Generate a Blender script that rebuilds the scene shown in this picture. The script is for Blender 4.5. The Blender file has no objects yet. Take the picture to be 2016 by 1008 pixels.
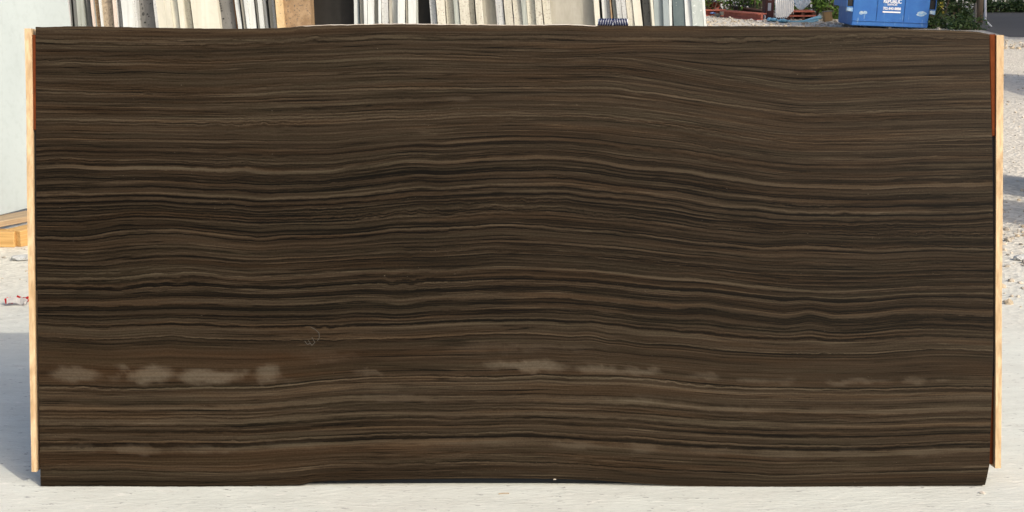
import bpy, bmesh, math, random
from mathutils import Vector, Matrix, noise
R = math.radians
rnd = random.Random(7)
S = bpy.context.scene
COL = S.collection

# ------------------------------------------------------------------ camera
F, TH, H, D = 2924.0, R(12.0), 1.62, 4.5          # focal length in px of the 2016 px photo, pitch, eye height, slab distance
cam = bpy.data.objects.new('camera', bpy.data.cameras.new('camera'))
COL.objects.link(cam)
cam.location = (0, 0, H)
cam.rotation_euler = (R(90) - TH, 0, 0)
cam.data.sensor_width = 36
cam.data.lens = 36 * F / 2016
cam.data.clip_end = 2000
S.camera = cam

# ------------------------------------------------------------------ world, sun, exposure
SUN_EL = R(33.6)
SUN_AZ = math.atan2(1.42, -1.49)                  # measured from +Y towards +X
W = bpy.data.worlds.new('World'); S.world = W; W.use_nodes = True
wn = W.node_tree.nodes
bg = wn['Background']
sky = wn.new('ShaderNodeTexSky'); sky.sky_type = 'NISHITA'; sky.sun_disc = False
sky.air_density = .75; sky.dust_density = 4.5; sky.ozone_density = .35; sky.sun_elevation = SUN_EL; sky.sun_rotation = SUN_AZ
W.node_tree.links.new(sky.outputs[0], bg.inputs[0])
bg.inputs[1].default_value = 0.15
sl = bpy.data.lights.new('sun', 'SUN'); sl.energy = 2.1; sl.angle = R(0.5); sl.color = (1.0, 0.92, 0.78)
sun = bpy.data.objects.new('sun', sl); COL.objects.link(sun)
sd = Vector((math.sin(SUN_AZ) * math.cos(SUN_EL), math.cos(SUN_AZ) * math.cos(SUN_EL), math.sin(SUN_EL)))
sun.rotation_euler = sd.to_track_quat('Z', 'Y').to_euler()
S.view_settings.view_transform = 'Standard'
S.view_settings.look = 'None'
S.view_settings.exposure = 0.34

# ------------------------------------------------------------------ helpers
fwd = Vector((0, math.cos(TH), -math.sin(TH))); upv = Vector((0, math.sin(TH), math.cos(TH)))
def ray(px, py):
    return Vector(((px - 1008) / F, 0, 0)) + upv * ((504 - py) / F) + fwd
def ground(px, py, z=0.0):
    d = ray(px, py); t = (z - H) / d.z
    return Vector((0, 0, H)) + d * t
def atY(px, py, Y):
    d = ray(px, py); return Vector((0, 0, H)) + d * (Y / d.y)

def interp(pts, x):
    if x <= pts[0][0]: return pts[0][1]
    for (a, b), (c, d) in zip(pts, pts[1:]):
        if x <= c:
            return b + (d - b) * (x - a) / (c - a)
    return pts[-1][1]
def smooth_curve(pts, xs):                         # Catmull-Rom / monotone-ish cubic through the points
    n = len(pts); m = []
    for i in range(n):
        if i == 0: m.append((pts[1][1] - pts[0][1]) / (pts[1][0] - pts[0][0]))
        elif i == n - 1: m.append((pts[-1][1] - pts[-2][1]) / (pts[-1][0] - pts[-2][0]))
        else: m.append((pts[i + 1][1] - pts[i - 1][1]) / (pts[i + 1][0] - pts[i - 1][0]))
    out = []
    for x in xs:
        if x <= pts[0][0]: out.append(pts[0][1] + m[0] * .5 * (x - pts[0][0])); continue
        if x >= pts[-1][0]: out.append(pts[-1][1]); continue
        for i in range(n - 1):
            if x <= pts[i + 1][0]:
                h = pts[i + 1][0] - pts[i][0]; t = (x - pts[i][0]) / h
                out.append((2*t**3 - 3*t*t + 1) * pts[i][1] + (t**3 - 2*t*t + t) * h * m[i] + (-2*t**3 + 3*t*t) * pts[i + 1][1] + (t**3 - t*t) * h * m[i + 1]); break
    return out

def tag(o, label=None, cat=None, group=None, kind=None):
    if label: o['label'] = label
    if cat: o['category'] = cat
    if group: o['group'] = group
    if kind or (label and cat): o['kind'] = kind or 'thing'
    return o
def link(name, me, mat, parent=None):
    o = bpy.data.objects.new(name, me); COL.objects.link(o)
    if mat is not None:
        for m in (mat if isinstance(mat, (list, tuple)) else [mat]): me.materials.append(m)
    if parent: o.parent = parent
    return o
def obj(name, bm, mat, parent=None, smooth=False):
    me = bpy.data.meshes.new(name); bmesh.ops.recalc_face_normals(bm, faces=bm.faces[:])
    bm.to_mesh(me); bm.free()
    if smooth:
        for p in me.polygons: p.use_smooth = True
    return link(name, me, mat, parent)
def empty(name, loc, rz=0):
    o = bpy.data.objects.new(name, None); COL.objects.link(o); o.location = loc; o.rotation_euler = (0, 0, rz); o.empty_display_size = .1
    return o
def hexa(bm, c, bevel=0.0, mi=0):                  # c: 8 corners, bottom ring then top ring
    vs = [bm.verts.new(p) for p in c]
    fs = [bm.faces.new([vs[i] for i in q]) for q in ((0,3,2,1),(4,5,6,7),(0,1,5,4),(1,2,6,5),(2,3,7,6),(3,0,4,7))]
    for f in fs: f.material_index = mi
    if bevel:
        es = set(e for f in fs for e in f.edges)
        bmesh.ops.bevel(bm, geom=list(es), offset=bevel, segments=1, affect='EDGES', clamp_overlap=True)
    return vs
def box(bm, x0, x1, y0, y1, z0, z1, bevel=0.0, M=None):
    c = [Vector(p) for p in ((x0,y0,z0),(x1,y0,z0),(x1,y1,z0),(x0,y1,z0),(x0,y0,z1),(x1,y0,z1),(x1,y1,z1),(x0,y1,z1))]
    if M is not None: c = [M @ p for p in c]
    return hexa(bm, c, bevel)
def tube(bm, pts, rad, n=8):
    rings = []
    for i, p in enumerate(pts):
        p = Vector(p)
        t = (Vector(pts[min(i + 1, len(pts) - 1)]) - Vector(pts[max(i - 1, 0)])).normalized()
        a = t.orthogonal().normalized() if abs(t.z) > .9 else t.cross(Vector((0, 0, 1))).normalized()
        b = t.cross(a)
        r = rad[i] if isinstance(rad, (list, tuple)) else rad
        rings.append([bm.verts.new(p + (a * math.cos(k * 2 * math.pi / n) + b * math.sin(k * 2 * math.pi / n)) * r) for k in range(n)])
    for A, B in zip(rings, rings[1:]):
        for k in range(n): bm.faces.new((A[k], A[(k + 1) % n], B[(k + 1) % n], B[k]))
    bm.faces.new(rings[0][::-1]); bm.faces.new(rings[-1])

# ------------------------------------------------------------------ materials
class NT:
    def __init__(s, name):
        s.m = bpy.data.materials.new(name); s.m.use_nodes = True; s.t = s.m.node_tree; s.b = s.t.nodes['Principled BSDF']
    def n(s, typ, **kw):
        x = s.t.nodes.new(typ)
        for k, v in kw.items(): setattr(x, k, v)
        return x
    def l(s, a, b): s.t.links.new(a, b)
    def val(s, sock, v):
        if hasattr(v, 'is_output') or isinstance(v, bpy.types.NodeSocket): s.l(v, sock)
        else: sock.default_value = v
    def math(s, op, a, b=0.0, c=None, clamp=False):
        x = s.n('ShaderNodeMath', operation=op, use_clamp=clamp)
        s.val(x.inputs[0], a); s.val(x.inputs[1], b)
        if c is not None: s.val(x.inputs[2], c)
        return x.outputs[0]
    def noise(s, vec, scale=5, detail=4, rough=.55, dist=0.0):
        x = s.n('ShaderNodeTexNoise'); s.l(vec, x.inputs['Vector'])
        x.inputs['Scale'].default_value = scale; x.inputs['Detail'].default_value = detail
        x.inputs['Roughness'].default_value = rough; x.inputs['Distortion'].default_value = dist
        return x.outputs['Fac']
    def vor(s, vec, scale=5, feature='F1', out='Distance', rand=1.0):
        x = s.n('ShaderNodeTexVoronoi', feature=feature); s.l(vec, x.inputs['Vector']); x.inputs['Scale'].default_value = scale
        x.inputs['Randomness'].default_value = rand
        return x.outputs[out]
    def scale(s, vec, sc, loc=(0, 0, 0)):
        x = s.n('ShaderNodeMapping'); s.l(vec, x.inputs[0]); x.inputs['Scale'].default_value = sc; x.inputs['Location'].default_value = loc
        return x.outputs[0]
    def ramp(s, fac, stops, interp='LINEAR'):
        x = s.n('ShaderNodeValToRGB'); cr = x.color_ramp; cr.interpolation = interp
        while len(cr.elements) < len(stops): cr.elements.new(.5)
        for e, (p, c) in zip(cr.elements, stops):
            e.position = p
        for e, (p, c) in zip(cr.elements, stops):
            e.color = (c, c, c, 1) if isinstance(c, (int, float)) else (*c, 1)
        s.l(fac, x.inputs[0]); return x.outputs[0]
    def mix(s, f, a, b, typ='MIX'):
        x = s.n('ShaderNodeMix', data_type='RGBA', blend_type=typ)
        s.val(x.inputs[0], f)
        for sk, v in ((x.inputs[6], a), (x.inputs[7], b)):
            s.val(sk, (*v, 1) if isinstance(v, tuple) and len(v) == 3 else v)
        return x.outputs[2]
    def coord(s, k='Object'):
        return s.n('ShaderNodeTexCoord').outputs[k]
    def bump(s, h, strength=.3, dist=.01):
        x = s.n('ShaderNodeBump'); x.inputs['Strength'].default_value = strength; x.inputs['Distance'].default_value = dist
        s.l(h, x.inputs['Height']); s.l(x.outputs[0], s.b.inputs['Normal'])
    def objrand(s): return s.n('ShaderNodeObjectInfo').outputs['Random']

def stone(name, c1, c2, scale=(40, 40, 2.5), rough=.6, speck=None, amount=.5, sscale=120, bump=.15, vary=.16):
    t = NT(name); co = t.coord()
    r = t.objrand()
    off = t.n('ShaderNodeVectorMath', operation='ADD'); t.l(co, off.inputs[0])
    cmb = t.n('ShaderNodeCombineXYZ'); t.l(t.math('MULTIPLY', r, 37.0), cmb.inputs[0]); t.l(t.math('MULTIPLY', r, 11.0), cmb.inputs[2])
    t.l(cmb.outputs[0], off.inputs[1]); v = off.outputs[0]
    n1 = t.noise(t.scale(v, scale), 1, 5, .6)
    c = t.mix(t.ramp(n1, [(.36, 0), (.64, 1)]), c1, c2)
    n2 = t.noise(v, 25, 4, .6)
    c = t.mix(t.ramp(n2, [(.5, 0), (.75, .35)]), c, tuple(x * .72 for x in c1))
    if speck:
        s1 = t.noise(v, sscale, 3, .65)
        c = t.mix(t.ramp(s1, [(.62 - .2 * amount, 0), (.66 - .2 * amount, 1)]), c, speck)
    k = t.math('ADD', t.math('MULTIPLY', r, vary), 1 - vary)
    hv = t.n('ShaderNodeHueSaturation'); t.l(c, hv.inputs['Color']); t.l(k, hv.inputs['Value'])
    t.l(hv.outputs[0], t.b.inputs['Base Color']); t.b.inputs['Roughness'].default_value = rough
    t.b.inputs['Specular IOR Level'].default_value = .3
    t.bump(t.noise(t.scale(v, (60, 60, 14)), 1, 4), bump, .006)
    return t.m
def wood(name, c1, c2, axis=2, rough=.75, knots=True):
    t = NT(name); co = t.coord(); sc = [34, 34, 34]; sc[axis] = 1.1
    g = t.noise(t.scale(co, tuple(sc)), 1.6, 6, .62, .6)
    sc2 = [120, 120, 120]; sc2[axis] = 3
    g2 = t.noise(t.scale(co, tuple(sc2)), 1, 4, .6)
    c = t.mix(t.ramp(g, [(.35, 0), (.62, 1)]), c1, c2)
    c = t.mix(t.ramp(g2, [(.45, 0), (.7, .45)]), c, tuple(x * .6 for x in c2))
    if knots:
        k = t.vor(t.scale(co, tuple(3 if i != axis else 4.2 for i in range(3))), 1)
        c = t.mix(t.ramp(k, [(.05, .75), (.12, 0)]), c, tuple(x * .35 for x in c2))
    t.l(c, t.b.inputs['Base Color']); t.b.inputs['Roughness'].default_value = rough
    t.bump(g2, .35, .003); return t.m
def plain(name, c, rough=.6, vary=.25, scale=12, metal=0.0, c2=None):
    t = NT(name); co = t.coord()
    n1 = t.noise(co, scale, 5, .6)
    col = t.mix(t.ramp(n1, [(.35, 0), (.7, 1)]), c, c2 if c2 else tuple(x * (1 - vary) for x in c))
    t.l(col, t.b.inputs['Base Color']); t.b.inputs['Roughness'].default_value = rough; t.b.inputs['Metallic'].default_value = metal
    t.bump(n1, .15, .004); return t.m

MAT = {}
MAT['white'] = stone('white_marble_edge', (.66, .70, .70), (.53, .56, .555))
MAT['cream'] = stone('cream_stone_edge', (.61, .60, .525), (.48, .47, .40), speck=(.36, .33, .28), amount=.25, sscale=90)
MAT['ivory'] = stone('ivory_stone_edge', (.65, .645, .565), (.57, .56, .48), scale=(30, 30, 1))
MAT['beige'] = stone('beige_stone_edge', (.37, .36, .315), (.305, .295, .25), scale=(25, 25, 6))
MAT['lightgrey'] = stone('light_grey_stone_edge', (.54, .56, .56), (.41, .43, .43), speck=(.25, .25, .25), amount=.2)
MAT['greygreen'] = stone('grey_green_stone_edge', (.40, .43, .40), (.29, .32, .295), scale=(60, 60, 1.5))
MAT['grey'] = stone('grey_stone_edge', (.21, .21, .205), (.155, .155, .15), scale=(30, 30, 8), speck=(.04, .04, .04), amount=.02, sscale=60)
MAT['darkgrey'] = stone('dark_grey_stone_edge', (.19, .20, .19), (.13, .135, .13))
MAT['bluegrey'] = stone('blue_grey_stone_edge', (.30, .35, .37), (.24, .29, .31), scale=(18, 18, 2), rough=.35)
MAT['slate'] = stone('slate_blue_stone', (.115, .155, .165), (.085, .12, .13), scale=(14, 14, 9), speck=(.26, .3, .3), amount=-.1, sscale=40)
MAT['speckgrey'] = stone('pale_speckled_stone', (.42, .47, .46), (.34, .39, .385), scale=(25, 25, 12), speck=(.66, .7, .7), amount=.05, sscale=55)
MAT['tan'] = stone('tan_granite', (.37, .26, .155), (.24, .155, .085), scale=(22, 22, 16), speck=(.10, .085, .075), amount=.15, sscale=75)
MAT['palegranite'] = stone('pale_granite', (.70, .55, .33), (.55, .40, .22), scale=(22, 22, 18), speck=(.12, .1, .09), amount=-.02, sscale=80)
MAT['brownspeck'] = stone('brown_speckled_granite', (.40, .27, .15), (.22, .15, .09), scale=(60, 60, 50), speck=(.55, .48, .38), amount=.2, sscale=110)
MAT['multispeck'] = stone('multicoloured_granite', (.52, .43, .31), (.30, .25, .19), scale=(70, 70, 60), speck=(.05, .05, .055), amount=.1, sscale=95)
MAT['pinkwhite'] = stone('pinkish_white_edge', (.70, .58, .50), (.62, .55, .50))
MAT['black'] = stone('black_granite', (.0105, .0095, .008), (.017, .016, .014), scale=(14, 14, 10), rough=.5, bump=.05)
MAT['brownline'] = stone('rusty_brown_edge', (.16, .075, .03), (.10, .05, .02))
MAT['paleface'] = stone('pale_white_slab_face', (.40, .46, .475), (.365, .42, .435), scale=(2, 2, 1.2), rough=.35, speck=(.38, .42, .42), amount=-.32, sscale=55, bump=.02, vary=0)
MAT['pine'] = wood('pale_pine', (.62, .465, .285), (.42, .285, .15))
MAT['timber'] = wood('orange_timber', (.60, .38, .145), (.45, .26, .085), axis=0)
MAT['plank'] = wood('weathered_plank', (.44, .33, .2), (.30, .22, .14), axis=0)
MAT['rust'] = plain('rust_red_paint', (.135, .036, .011), .9, c2=(.09, .022, .007), scale=25)
MAT['rust'].node_tree.nodes['Principled BSDF'].inputs['Specular IOR Level'].default_value = .08
MAT['flatblack'] = plain('flat_black', (.012, .012, .012), .8)  # even black for the gap strips and the pocket shade
MAT['steel'] = plain('dark_steel', (.05, .045, .04), .5, metal=.6)

# ------------------------------------------------------------------ ground
t = NT('yard_ground'); co = t.coord()
sp = t.n('ShaderNodeSeparateXYZ'); t.l(co, sp.inputs[0])
big = t.noise(co, .55, 4, .6)
edge = t.math('ADD', sp.outputs[1], t.math('MULTIPLY', t.math('SUBTRACT', big, .5), 1.6))
gm = t.ramp(t.math('MULTIPLY', t.math('SUBTRACT', edge, 5.8), .38), [(.0, 0), (1, 1)])
# concrete: fine pitting, trowel streaks, dark flecks stretched across
st = t.noise(t.scale(co, (5, 12, 5)), 1, 5, .6)
conc = t.mix(t.ramp(st, [(.35, 0), (.68, 1)]), (.635, .665, .615), (.56, .585, .54))
blot = t.noise(co, 1.7, 5, .65)
conc = t.mix(t.ramp(blot, [(.42, 0), (.72, .5)]), conc, (.57, .555, .50))
fl = t.noise(t.scale(co, (24, 66, 30)), 1, 3, .62)
conc = t.mix(t.ramp(fl, [(.64, 0), (.685, .9)]), conc, (.26, .26, .26))
fl3 = t.noise(t.scale(co, (9, 22, 9), (3, 1, 0)), 1, 6, .72)
conc = t.mix(t.ramp(fl3, [(.58, 0), (.68, .45)]), conc, (.46, .45, .415))
fl4 = t.noise(t.scale(co, (14, 34, 9), (8, 5, 0)), 1, 6, .7)
conc = t.mix(t.ramp(fl4, [(.57, 0), (.68, .4)]), conc, (.86, .84, .78))
fl2 = t.noise(t.scale(co, (120, 160, 100)), 1, 3, .6)
conc = t.mix(t.ramp(fl2, [(.60, 0), (.72, .5)]), conc, (.40, .38, .34))
# dirt and crushed stone
pv = t.n('ShaderNodeTexVoronoi'); t.l(co, pv.inputs['Vector']); pv.inputs['Scale'].default_value = 34
pv2 = t.n('ShaderNodeTexVoronoi'); t.l(co, pv2.inputs['Vector']); pv2.inputs['Scale'].default_value = 11
peb = t.mix(.22, pv.outputs['Color'], pv2.outputs['Color'])
bw = t.n('ShaderNodeRGBToBW'); t.l(peb, bw.inputs[0])
dirt = t.ramp(bw.outputs[0], [(.2, (.46, .43, .37)), (.5, (.60, .57, .495)), (.8, (.70, .67, .59))])
dn = t.noise(co, .9, 5, .6)
dirt = t.mix(t.ramp(dn, [(.45, 0), (.7, .6)]), dirt, (.55, .52, .455))
c = t.mix(gm, conc, dirt)
t.l(c, t.b.inputs['Base Color']); t.b.inputs['Roughness'].default_value = .9; t.b.inputs['Specular IOR Level'].default_value = .2
hb = t.math('ADD', t.math('MULTIPLY', fl, .5), t.math('MULTIPLY', t.math('MULTIPLY', pv.outputs['Distance'], gm), 1.6))
t.bump(hb, .5, .012)
MAT['ground'] = t.m
bm = bmesh.new()
g = 600
for a, b in ((-g, g),): 
    vs = [bm.verts.new(p) for p in ((-g, -g, 0), (g, -g, 0), (g, g, 0), (-g, g, 0))]; bm.faces.new(vs)
tag(obj('ground', bm, MAT['ground']), kind='structure')

# ------------------------------------------------------------------ the big veined slab
HZ = []   # (reference y, points)
HZ.append((54.5, [(70,53),(160,51.5),(300,54),(430,56),(520,55.5),(575,53),(600,50.5),(640,48.5),(700,47.5),(780,46),(860,47),(960,48),(1060,48.5),(1120,47.5),(1180,50),(1300,50.5),(1480,51),(1600,52),(1700,54),(1800,57),(1870,59),(1930,62),(1956,67)]))
HZ.append((84.3, [(70,84),(200,87.6),(333,89.6),(457,87),(560,84.3),(689,79.7),(763,76),(862,77),(937,78),(1040,78),(1124,81),(1322,82),(1397,83.4),(1480,83),(1654,77),(1765,72.7),(1827,74.7),(1950,77)]))
H2 = [(70,118.5),(134,116.4),(209,117.6),(283,116.4),(333,118.4),(432,119.8),(494,116.4),(560,113.8),(639,112.2),(714,108),(763,105.5),(838,105.5),(900,107.7),(962,110.7),(1040,112.2),(1099,113),(1191,111),(1248,114.4),(1310,123.8),(1372,135.5),(1434,145.6),(1480,152),(1530,160),(1579,166),(1629,165.5),(1703,161),(1778,157.8),(1852,155),(1951,152.8)]
H1b = [(1180,109.5),(1220,107),(1285,104.2),(1372,106.5),(1434,107.3),(1500,104.3),(1600,105),(1700,103),(1850,99),(1951,98)]
HZ.append((113.5, 'H1b')); HZ.append((113.8, H2))
H5 = [(70,331.5),(122,328),(209,332),(308,331),(358,332.6),(432,338),(469,336.5),(531,340.5),(560,340.5),(602,339.5),(652,338),(689,333),(738,327),(788,318.8),(825,317),(875,320.5),(924,317),(986,312),(1040,311),(1099,312),(1174,318.4),(1223,327),(1273,332.6),(1347,338),(1397,346),(1446,353),(1490,359),(1530,364),(1604,367.5),(1728,370),(1778,367),(1852,365.6),(1951,364)]
H3 = [(70,177.6),(122,180),(209,182.6),(283,181.9),(333,183.8),(432,184.6),(506,182),(560,178.6),(602,178.4),(664,176.8),(714,174),(776,172),(840,171.5),(912,171),(1040,170.5),(1130,171.5)]
H4 = [(70,243),(160,242.5),(283,244.5),(400,245),(500,245),(560,244.3),(650,243),(763,238),(862,233),(912,229),(1000,228),(1100,229),(1150,231)]
for x in (1200, 1250, 1310, 1372, 1434, 1500, 1570, 1640, 1720, 1800, 1880, 1951):
    a = interp(H2, x) - 113.8; b = interp(H5, x) - 340.5
    H3.append((x, 178.6 + .7 * a + .3 * b)); H4.append((x, 244.3 + .43 * a + .57 * b))
HZ.append((178.6, H3)); HZ.append((244.3, H4)); HZ.append((340.5, H5))
HZ.append((404.5, [(70,400),(159,398),(258,395),(308,395),(358,399),(407,401.5),(457,401.8),(506,406),(560,404.2),(664,401.5),(763,394),(820,387),(862,386.2),(912,383),(962,381),(1020,380.5),(1099,379),(1174,386.6),(1248,395),(1322,404),(1372,414),(1422,420),(1490,425),(1530,430),(1604,434),(1678,435),(1778,433.5),(1827,435),(1902,433),(1951,429)]))
HZ.append((462.4, [(70,463.5),(147,465.5),(184,462),(234,453.6),(283,451),(345,450.6),(407,457),(506,465),(560,462.6),(639,461),(714,457),(768,450),(862,447.4),(924,443.7),(974,440),(1040,442.5),(1074,444.4),(1150,451),(1223,456.5),(1273,462),(1322,468.5),(1372,475),(1434,480),(1500,486),(1592,482),(1678,486.5),(1723,490),(1778,487),(1852,484.8),(1951,487.5)]))
HZ.append((542.5, [(70,546),(159,548),(234,547),(308,539.7),(382,537),(457,544),(494,546),(560,542.5),(614,540.5),(664,536),(763,532),(862,531),(937,527),(986,525),(1040,526),(1074,527),(1149,530),(1223,537),(1298,545.5),(1372,550),(1422,554.6),(1500,564),(1554,569),(1629,572.5),(1703,570.5),(1778,565.7),(1852,563.3),(1951,563)]))
HZ.append((603.0, [(70,604.5),(184,604),(258,601.5),(308,600),(370,599.2),(432,600),(506,602.6),(560,602.8),(614,601.3),(689,596.7),(738,595.7),(788,598.5),(838,593.5),(912,591.5),(962,589),(1040,587.3),(1099,588),(1149,592),(1223,599),(1298,606),(1347,608),(1384,607),(1446,616),(1480,620),(1542,627.7),(1567,625),(1592,620),(1616,624),(1641,628.5),(1703,626.5),(1765,619),(1827,617.8),(1878,620),(1951,622.8)]))
HZ.append((668.8, [(70,662.3),(134,665.7),(209,669.6),(283,665),(328,662.7),(358,665.7),(506,669.5),(560,668.8),(639,669.4),(689,667.4),(763,667),(825,665),(887,661),(947,658.7),(1040,658.3),(1074,659),(1119,662),(1161,660.3),(1198,668),(1223,669.6),(1260,675.5),(1322,678.6),(1372,683.5),(1422,689.7),(1480,692.5),(1554,696),(1703,696.4),(1778,691),(1852,687.5),(1951,691)]))
HZ.append((758.5, [(70,762),(159,762.7),(209,765.2),(283,766),(382,763.4),(470,763.4),(520,762),(560,758.5),(600,754),(639,749.5),(700,745),(763,742.8),(838,742),(937,744),(1040,740.5),(1060,739),(1124,742),(1223,744),(1322,752),(1384,758.4),(1480,764),(1629,766),(1728,766.6),(1802,764.6),(1876,761.9),(1951,763.4)]))
HZ.append((799.5, [(70,804),(209,806),(308,805),(432,805.6),(500,804),(560,799.5),(639,793),(738,789),(862,790.5),(1040,788),(1124,790.7),(1248,794),(1322,800.6),(1397,807),(1480,810),(1554,811.8),(1678,814),(1778,811.8),(1852,809),(1951,808)]))
HZ.append((863.5, [(70,868.8),(159,867.6),(283,870),(358,867.8),(480,867.6),(520,866),(560,863.3),(664,860),(738,855.5),(838,854),(937,852.4),(1011,850.5),(1074,851.3),(1149,856),(1223,859.2),(1298,865),(1372,870),(1480,875),(1554,877.5),(1678,878.7),(1778,876),(1876,871.6),(1951,870)]))
HZ.append((922.0, [(70,928),(240,926),(310,929),(430,930),(500,927),(560,922),(664,913.5),(788,914),(862,911),(986,909.5),(1040,910.8),(1099,912),(1248,921),(1322,926),(1420,929.5),(1480,932),(1530,936),(1650,932.5),(1780,929),(1951,925)]))
BOT = [(70,957),(200,956.5),(330,958),(470,956.5),(560,955.5),(590,954.5),(618,949),(650,947),(760,944.5),(860,943),(960,942),(1060,942.5),(1120,943.5),(1180,946),(1250,950.5),(1320,955),(1400,957.5),(1560,958.5),(1700,957),(1850,956),(1960,955)]
HZ.append((956.0, BOT))
LEFT = [(40,70),(300,71),(500,72),(650,74.5),(730,76),(960,80)]
RIGHT = [(60,1948),(150,1949),(300,1954),(500,1956),(700,1955.5),(800,1952),(915,1948),(925,1946),(940,1943),(960,1938)]
NC = 300
def jag(x, y, k=1.0): return k * (noise.noise(Vector((x * .05, y, 3.1))) * 1.1 + noise.noise(Vector((x * .21, y, 7.7))) * .5)
rows = []                                          # (list of y per column, v)
xs = [70 + (1956 - 70) * i / NC for i in range(NC + 1)]
hv = []
for ref, pts in HZ:
    if pts == 'H1b':
        h2 = smooth_curve(H2, xs); hb = smooth_curve(H1b, xs)
        hv.append([min(a - .05, b) if x > 1185 else a - .05 for x, a, b in zip(xs, h2, hb)])
    else: hv.append(smooth_curve(pts, xs))
hv[0] = [y + jag(x, 1.0, .7) for x, y in zip(xs, hv[0])]
hv[-1] = [y + jag(x, 5.0, .7) for x, y in zip(xs, hv[-1])]
SC = D / F
def slab_pt(px, py, back=0.0):
    return Vector((0, 0, H)) + (Vector(((px - 1008) / F, 0, 0)) + upv * ((504 - py) / F) + fwd) * D + fwd * back
SLAB_O = slab_pt(1008, 956)
PATCH = [(145,738,46,13,.8),(238,722,14,9,.6),(225,744,16,6,.3),(300,738,46,16,1),(415,740,60,14,1),(530,733,26,13,.9),(525,747,26,8,.6),(480,738,8,8,.6),(725,731,26,6,.7),(640,700,60,8,.25),(1040,719,78,11,1),(1180,727,44,8,.8),(1255,732,44,7,.7),(1385,741,34,7,.7),(1480,749,34,6,.7),(1540,750,30,6,.5),(1690,751,62,7,.9),(1800,751,28,6,.8),(1855,749,22,4,.6),(1000,684,110,9,.25),(1130,684,70,6,.22),
         (265,887,46,9,.7),(150,882,60,6,.4),(420,884,80,6,.45),(580,876,60,6,.4),(900,872,120,6,.45),(1140,876,46,7,.6),(1265,884,26,11,.6),(1400,888,60,6,.35),(1540,893,60,7,.5),(1680,893,60,7,.5),(1820,890,60,7,.45),(905,195,24,7,.28),(1450,808,60,5,.3),(1250,787,60,5,.3),(780,783,90,5,.3),(560,752,40,6,.2)]
def patch(x, y):
    s = 0.0
    nx = noise.noise(Vector((x * .03, y * .07, .5))) * 12 + noise.noise(Vector((x * .09, y * .2, 2.5))) * 5; ny = noise.noise(Vector((x * .03, y * .07, 9.5))) * 7 + noise.noise(Vector((x * .09, y * .2, 12.5))) * 4
    for cx, cy, rx, ry, a in PATCH:
        if cy > 860: a *= .65
        if cx > 600: a *= (1.0 if 900 < cx < 1300 else .7)
        dx = (x + nx - cx) / rx; dy = (y + ny - cy) / ry
        d = dx * dx + dy * dy
        if d < 1.8: s = max(s, a * (1 - max(0, min(1, (d - .45) / .95))))
    return s
verts, faces, uvs, pat = [], [], [], []
def xmap(x, y):
    l = interp(LEFT, y); r = interp(RIGHT, y); return l + (r - l) * (x - 70) / (1956 - 70)
def addrow(ys, inset=0.0):
    base = len(verts)
    for x, y in zip(xs, ys):
        X = xmap(x, y); verts.append(slab_pt(X, y, inset)); pat.append(patch(X, y)); pxy.append((X, y))
    return base
pxy = []
mats_idx = []
prev = None
for k in range(len(HZ) - 1):
    A, B = hv[k], hv[k + 1]; v0, v1 = HZ[k][0], HZ[k + 1][0]
    wedge = (k == 2)
    n = 10 if wedge else max(4, int((v1 - v0) / 5))
    for i in range(n + 1):
        if i == 0 and prev is not None: cur = prev
        else:
            f = i / n; ys = [a + (b - a) * f for a, b in zip(A, B)]
            if k == 0 and i == 0: ys = [y + (1.6 if 600 < x < 1180 else .7) for x, y in zip(xs, ys)]
            cur = addrow(ys)
        vv = (1.0 + .045 * i / n) if wedge else (v0 + (v1 - v0) * i / n) / 1000
        if i > 0:
            for j in range(NC):
                faces.append((prevb + j, cur + j, cur + j + 1, prevb + j + 1))
                us = (pxy[prevb + j][0], pxy[cur + j][0], pxy[cur + j + 1][0], pxy[prevb + j + 1][0])
                uvs += [(us[0] / 1000, pv_), (us[1] / 1000, vv), (us[2] / 1000, vv), (us[3] / 1000, pv_)]; mats_idx.append(0)
        prevb = cur; pv_ = vv
    prev = cur
last = prev
first = 0
nfront = len(verts)
# arris and rim: top chamfer row, bottom, sides, back
def rimrow(ys, back):
    b = len(verts)
    for x, y in zip(xs, ys):
        verts.append(slab_pt(xmap(x, y), y, back)); pat.append(0); pxy.append((x, y))
    return b
topc = rimrow(hv[0], .003); topb = rimrow(hv[0], .021); botb = rimrow(hv[-1], .021)
def q(a, b, c, d, m):
    faces.append((a, b, c, d)); mats_idx.append(m)
    for _ in range(4): uvs.append((.5, .3))
for j in range(NC):
    pale = 1 if 585 < xs[j] < 1178 and noise.noise(Vector((xs[j] * .02, 0, 4))) > -.55 else 2
    q(first + j, first + j + 1, topc + j + 1, topc + j, pale)
    q(topc + j, topc + j + 1, topb + j + 1, topb + j, 2)
    q(last + j, botb + j, botb + j + 1, last + j + 1, 2)
    q(topb + j, topb + j + 1, botb + j + 1, botb + j, 2)
# side rims: walk the first and last column of the front
rowstarts = sorted(set([0] + [b for b in range(0, nfront, NC + 1)]))
for col in (0, NC):
    fr = [b + col for b in rowstarts]
    bk = []
    for b in fr:
        X, y = pxy[b]; verts.append(slab_pt(X, y, .021)); pat.append(0); pxy.append((X, y)); bk.append(len(verts) - 1)
    for a, b, c_, d_ in zip(fr, fr[1:], bk[1:], bk): q(a, b, c_, d_, 2)
me = bpy.data.meshes.new('veined_slab')
me.from_pydata([v - SLAB_O for v in verts], [], faces)
uvl = me.uv_layers.new(name='strata')
uvl.data.foreach_set('uv', [c for uv in uvs for c in uv])
at = me.attributes.new('patch', 'FLOAT', 'POINT'); at.data.foreach_set('value', pat)
me.polygons.foreach_set('material_index', mats_idx)

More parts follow.
